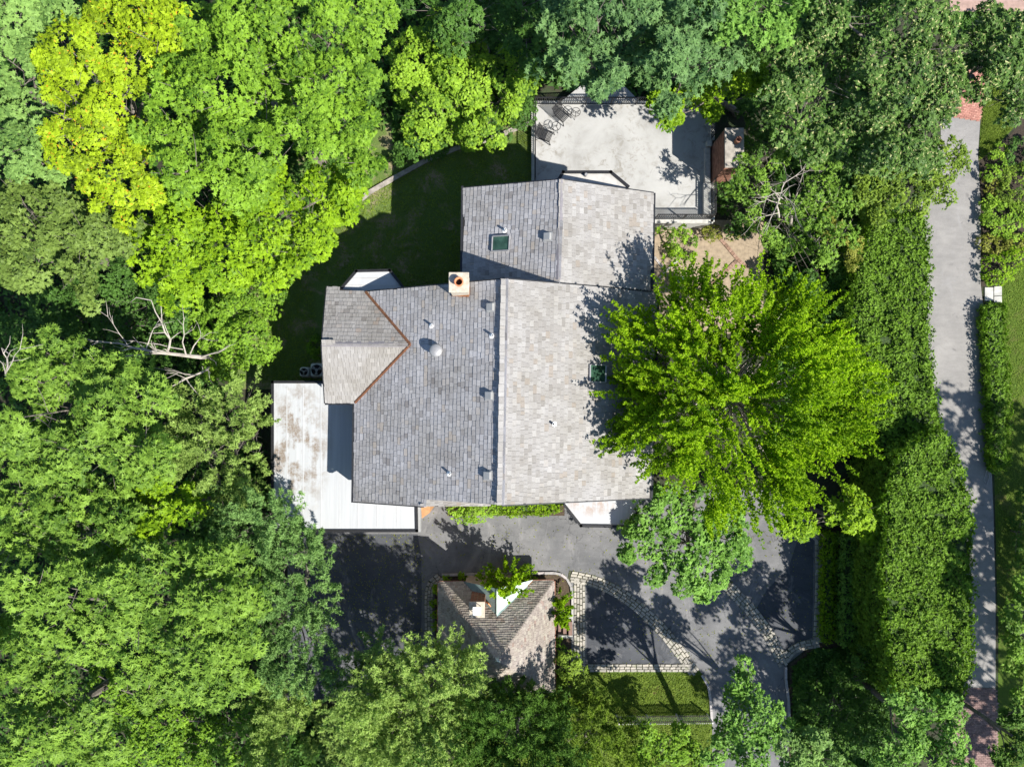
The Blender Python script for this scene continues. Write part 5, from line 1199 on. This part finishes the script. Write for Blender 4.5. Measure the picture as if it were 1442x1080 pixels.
# woods that go on beyond the picture; their shade falls into it
SH = 'tall leafy tree standing beyond the right or bottom edge of the picture'
def shade(cx, cy, R, z, leaf='maple'):   # metres
    lob = [(cx + R * .62 * math.cos(a), cy + R * .62 * math.sin(a), z + random.uniform(-1, 1), R * .5, R * .42) for a in np.linspace(0, 6.28, 7)[:-1]] + [(cx, cy, z + .8, R * .55, R * .5)]
    t = thing('woodland_tree', SH, 'tree', (cx, cy, 0), 'woodland trees beyond the picture'); lv = Leaves(); crown_broad(lv, lob, 'shade'); lv.build('crown', L[leaf], t); trunk_obj(t, (cx, cy, 0), lob, .3, M['bark'])
SPEC['shade'] = dict(pad=.6, over=1.4, ros=11, lv=5, ln=.26, wd=.16, flat=.25, up=.5, droop=.2)
for a in ((35.5, -9, 3.2, 10), (39, -12.5, 3.2, 10), (36, -16, 3.4, 10.5), (35, -22, 3.4, 10), (29, -12, 2.4, 10), (27, -22.5, 3.0, 9.5), (21.5, -21.8, 3.0, 9), (3.4, -22, 2.6, 8.5), (-2, -21.2, 3.0, 8.5), (-8, -21.5, 3.0, 9)): shade(*a)

# ground cover that nobody could count: one mass each
def mass(name, label, cat, polys, n, leaf, ln, wd, zr, up=1.2, clump=1.0):
    lv = Leaves()
    for poly in polys:
        A = np.array([P(a, b, 0)[:2] for a, b in poly]); mn, mx = A.min(0), A.max(0); m = n // len(polys)
        xy = mn + rnd(m * 2, 2) * (mx - mn); xy = xy[pip(xy[:, 0], xy[:, 1], [tuple(p) for p in A])]
        z = np.array([TZ(a, b) for a, b in xy]); nz = waves(8, clump, 31)(np.c_[xy, z * 0]); p = np.c_[xy, z + .02 + np.clip(zr * (.5 + .35 * nz), .02, None) * rnd(len(xy))]
        d = RNG.normal(size=(len(xy), 3)); d[:, 2] = np.abs(d[:, 2]) * up * .5; nn = unit(RNG.normal(size=(len(xy), 3)) * .4 + np.array([0, 0, 1.]))
        sz = .6 + .8 * rnd(len(xy)); lv.add(p, d, nn, ln * sz, wd * sz, .5 + .12 * nz + .14 * RNG.normal(size=len(xy)))
    o = lv.build(name, L[leaf], None); o['kind'] = 'stuff'; o['label'] = label; o['category'] = cat; return o
mass('undergrowth', 'dark leafy undergrowth covering the ground under the woods', 'undergrowth', [[(-30, -30), (330, -30), (330, 560), (370, 600), (400, 760), (400, 1110), (-30, 1110)], [(330, -30), (1250, -30), (1250, 130), (1040, 160), (990, 150), (740, 130), (330, 260)], [(1080, 160), (1300, 130), (1260, 300), (1200, 640), (1090, 640), (1085, 320)], [(400, 1000), (620, 1000), (620, 1110), (400, 1110)]], 60000, 'dark', .28, .20, .9)
mass('undergrowth', 'green leafy ground cover under the maples at the edge of the back lawn', 'undergrowth', [[(325, 150), (545, 150), (520, 262), (490, 300), (455, 335), (400, 395), (325, 430)], [(560, 150), (760, 120), (745, 170), (640, 206), (560, 245)], [(1325, 20), (1500, 20), (1500, 125), (1395, 125), (1395, 60), (1330, 60)]], 14000, 'dark', .20, .15, .5)
mass('grass', 'rough yellowish green grass of the front lawn below the cobbles', 'grass', [[(645, 965), (806, 948), (984, 948), (997, 965), (1001, 1000), (1001, 1125), (645, 1125)]], 30000, 'turf', .11, .035, .07, 1.6, .7)
mass('grass', 'mown grass of the lawn right of the road', 'grass', [[(1400, 470), (1414, 402), (1446, 364), (1500, 350), (1500, 900), (1408, 900), (1404, 700)], [(1386, 122), (1427, 132), (1426, 178), (1404, 203), (1380, 225), (1382, 190)]], 26000, 'turf', .09, .03, .05, 1.6, .8)
mass('leaf_litter', 'scattered fallen leaves and twigs on the driveway', 'leaf litter', [[(440, 752), (600, 752), (600, 900), (440, 940)], [(590, 720), (900, 745), (1090, 720), (1150, 760), (1150, 900), (1100, 940), (1000, 960), (850, 940), (830, 830), (600, 790)]], 1500, 'gold', .07, .05, .004, .1)
mass('grass', 'rough shaded grass of the back lawn behind the house', 'grass', [[(455, 300), (520, 275), (600, 232), (700, 195), (758, 190), (758, 262), (655, 275), (655, 400), (560, 410), (450, 400), (455, 540), (375, 540), (375, 440), (420, 400)]], 26000, 'turf', .13, .035, .08, 1.6, .9)
mass('ground_cover', 'dark low plants in the shaded bed left of the tall hedge', 'ground cover', [[(1116, 938), (1150, 912), (1255, 912), (1255, 1120), (1116, 1120)]], 10000, 'dark', .18, .12, .3)
# dead trees
def dead(label, base, limbs, name='dead_tree'):
    b = Vector(base); t = thing(name, label, 'dead tree', b, 'bare dead branches showing in the wood')
    for i, (pts, r0, r1) in enumerate(limbs):
        ps = [P(*p) if len(p) == 3 else Vector(p[1:]) for p in pts]
        m_ = MB(); Q = [ps[0]]
        for k in range(1, len(ps)):
            Q.append(ps[k - 1].lerp(ps[k], .5) + Vector((random.uniform(-.06, .06), random.uniform(-.06, .06), random.uniform(-.05, .05)))); Q.append(ps[k])
        n = len(Q); r0, r1 = r0 * .72, r1 * .6; m_.tube(Q, [r0 + (r1 - r0) * j / (n - 1) for j in range(n)], 6)
        for k in range(2, n):
            if random.random() < .75:
                for _ in range(random.choice((1, 2))):
                    d = (Q[k] - Q[k - 1]).normalized() + Vector(sph(1)[0]) * .9; d.z = abs(d.z) * .5; L_ = random.uniform(.25, .8); e = Q[k] + d.normalized() * L_
                    f = e + (d + Vector(sph(1)[0]) * .5).normalized() * L_ * .6; m_.tube([Q[k], e, f], [r1 * 1.2 + .006, r1 * .8 + .004, .004], 4)
        m_.build('trunk' if i == 0 else 'branch', M['deadwood'], t)
    return t
z = 6.0
q = P(312, 506, 1)
dead('bleached dead tree leaning out with long bare limbs, left of the house', (q.x, q.y, .9), [
    ([(310, 506, .9), (300, 504, 3.2), (283, 503, z), (240, 498, z + .5), (205, 493, z + .7), (170, 484, z + .8), (138, 482, z + .9)], .20, .04),
    ([(235, 497, z + .5), (240, 478, z + .8), (228, 455, z + 1.2), (213, 423, z + 1.6)], .09, .03),
    ([(205, 493, z + .7), (213, 470, z + 1), (222, 457, z + 1.3)], .05, .015),
    ([(262, 500, z + .4), (257, 482, z + .9), (258, 458, z + 1.2), (261, 446, z + 1.3)], .06, .012),
    ([(268, 498, z + .4), (280, 478, z + .8), (283, 470, z + 1)], .05, .012),
    ([(240, 498, z + .5), (190, 500, z + .6), (138, 501, z + .7)], .05, .015),
    ([(180, 487, z + .8), (168, 470, z + 1), (152, 446, z + 1.2)], .04, .012),
    ([(283, 503, z), (298, 498, z + .3), (314, 493, z + .4)], .07, .015),
    ([(258, 492, z + .4), (225, 485, z + .7), (188, 480, z + .9)], .045, .012)])
q = P(300, 520, 1)
dead('shorter bleached dead limb just below the main dead tree', (q.x, q.y, .9), [
    ([(300, 516, .9), (293, 518, z - 1.2), (285, 524, z), (262, 533, z + .3), (240, 545, z + .5), (220, 552, z + .6), (196, 557, z + .7)], .10, .02),
    ([(262, 533, z + .3), (272, 547, z + .4), (286, 558, z + .5), (298, 561, z + .6)], .045, .012),
    ([(275, 528, z + .2), (258, 526, z + .4), (246, 523, z + .5)], .03, .01)])
q = P(8, 520, 0)
dead('bare pale twigs sticking out of the oak at the left edge', (q.x, q.y, 0), [
    ([(8, 530, 0), (8, 525, 9.2), (10, 505, 10.2), (2, 490, 10.8)], .09, .02), ([(8, 525, 9.2), (18, 508, 10.4), (28, 492, 10.8)], .05, .012), ([(8, 525, 9.2), (4, 512, 10.2), (-6, 500, 10.6)], .04, .012)])
q = P(1108, 300, 0)
dead('grey bare branches in the middle of the open crowned tree by the brick chimney', (q.x, q.y, 0), [
    ([(1098, 310, 0), (1097, 305, 4.4), (1094, 290, 5.2), (1100, 272, 5.7), (1104, 258, 6.0)], .10, .025),
    ([(1100, 272, 5.7), (1085, 275, 5.8), (1078, 283, 5.9), (1062, 284, 6.0)], .045, .012), ([(1104, 258, 6.0), (1120, 248, 6.2), (1138, 232, 6.4)], .04, .012),
    ([(1094, 290, 5.2), (1085, 308, 5.4), (1078, 325, 5.5)], .05, .012), ([(1096, 300, 4.8), (1072, 306, 5.2), (1062, 312, 5.4)], .035, .01), ([(1100, 272, 5.7), (1112, 282, 5.9), (1118, 292, 5.9)], .035, .01)])
print('LEAVES', NLEAF, 'OBJECTS', len(bpy.data.objects))
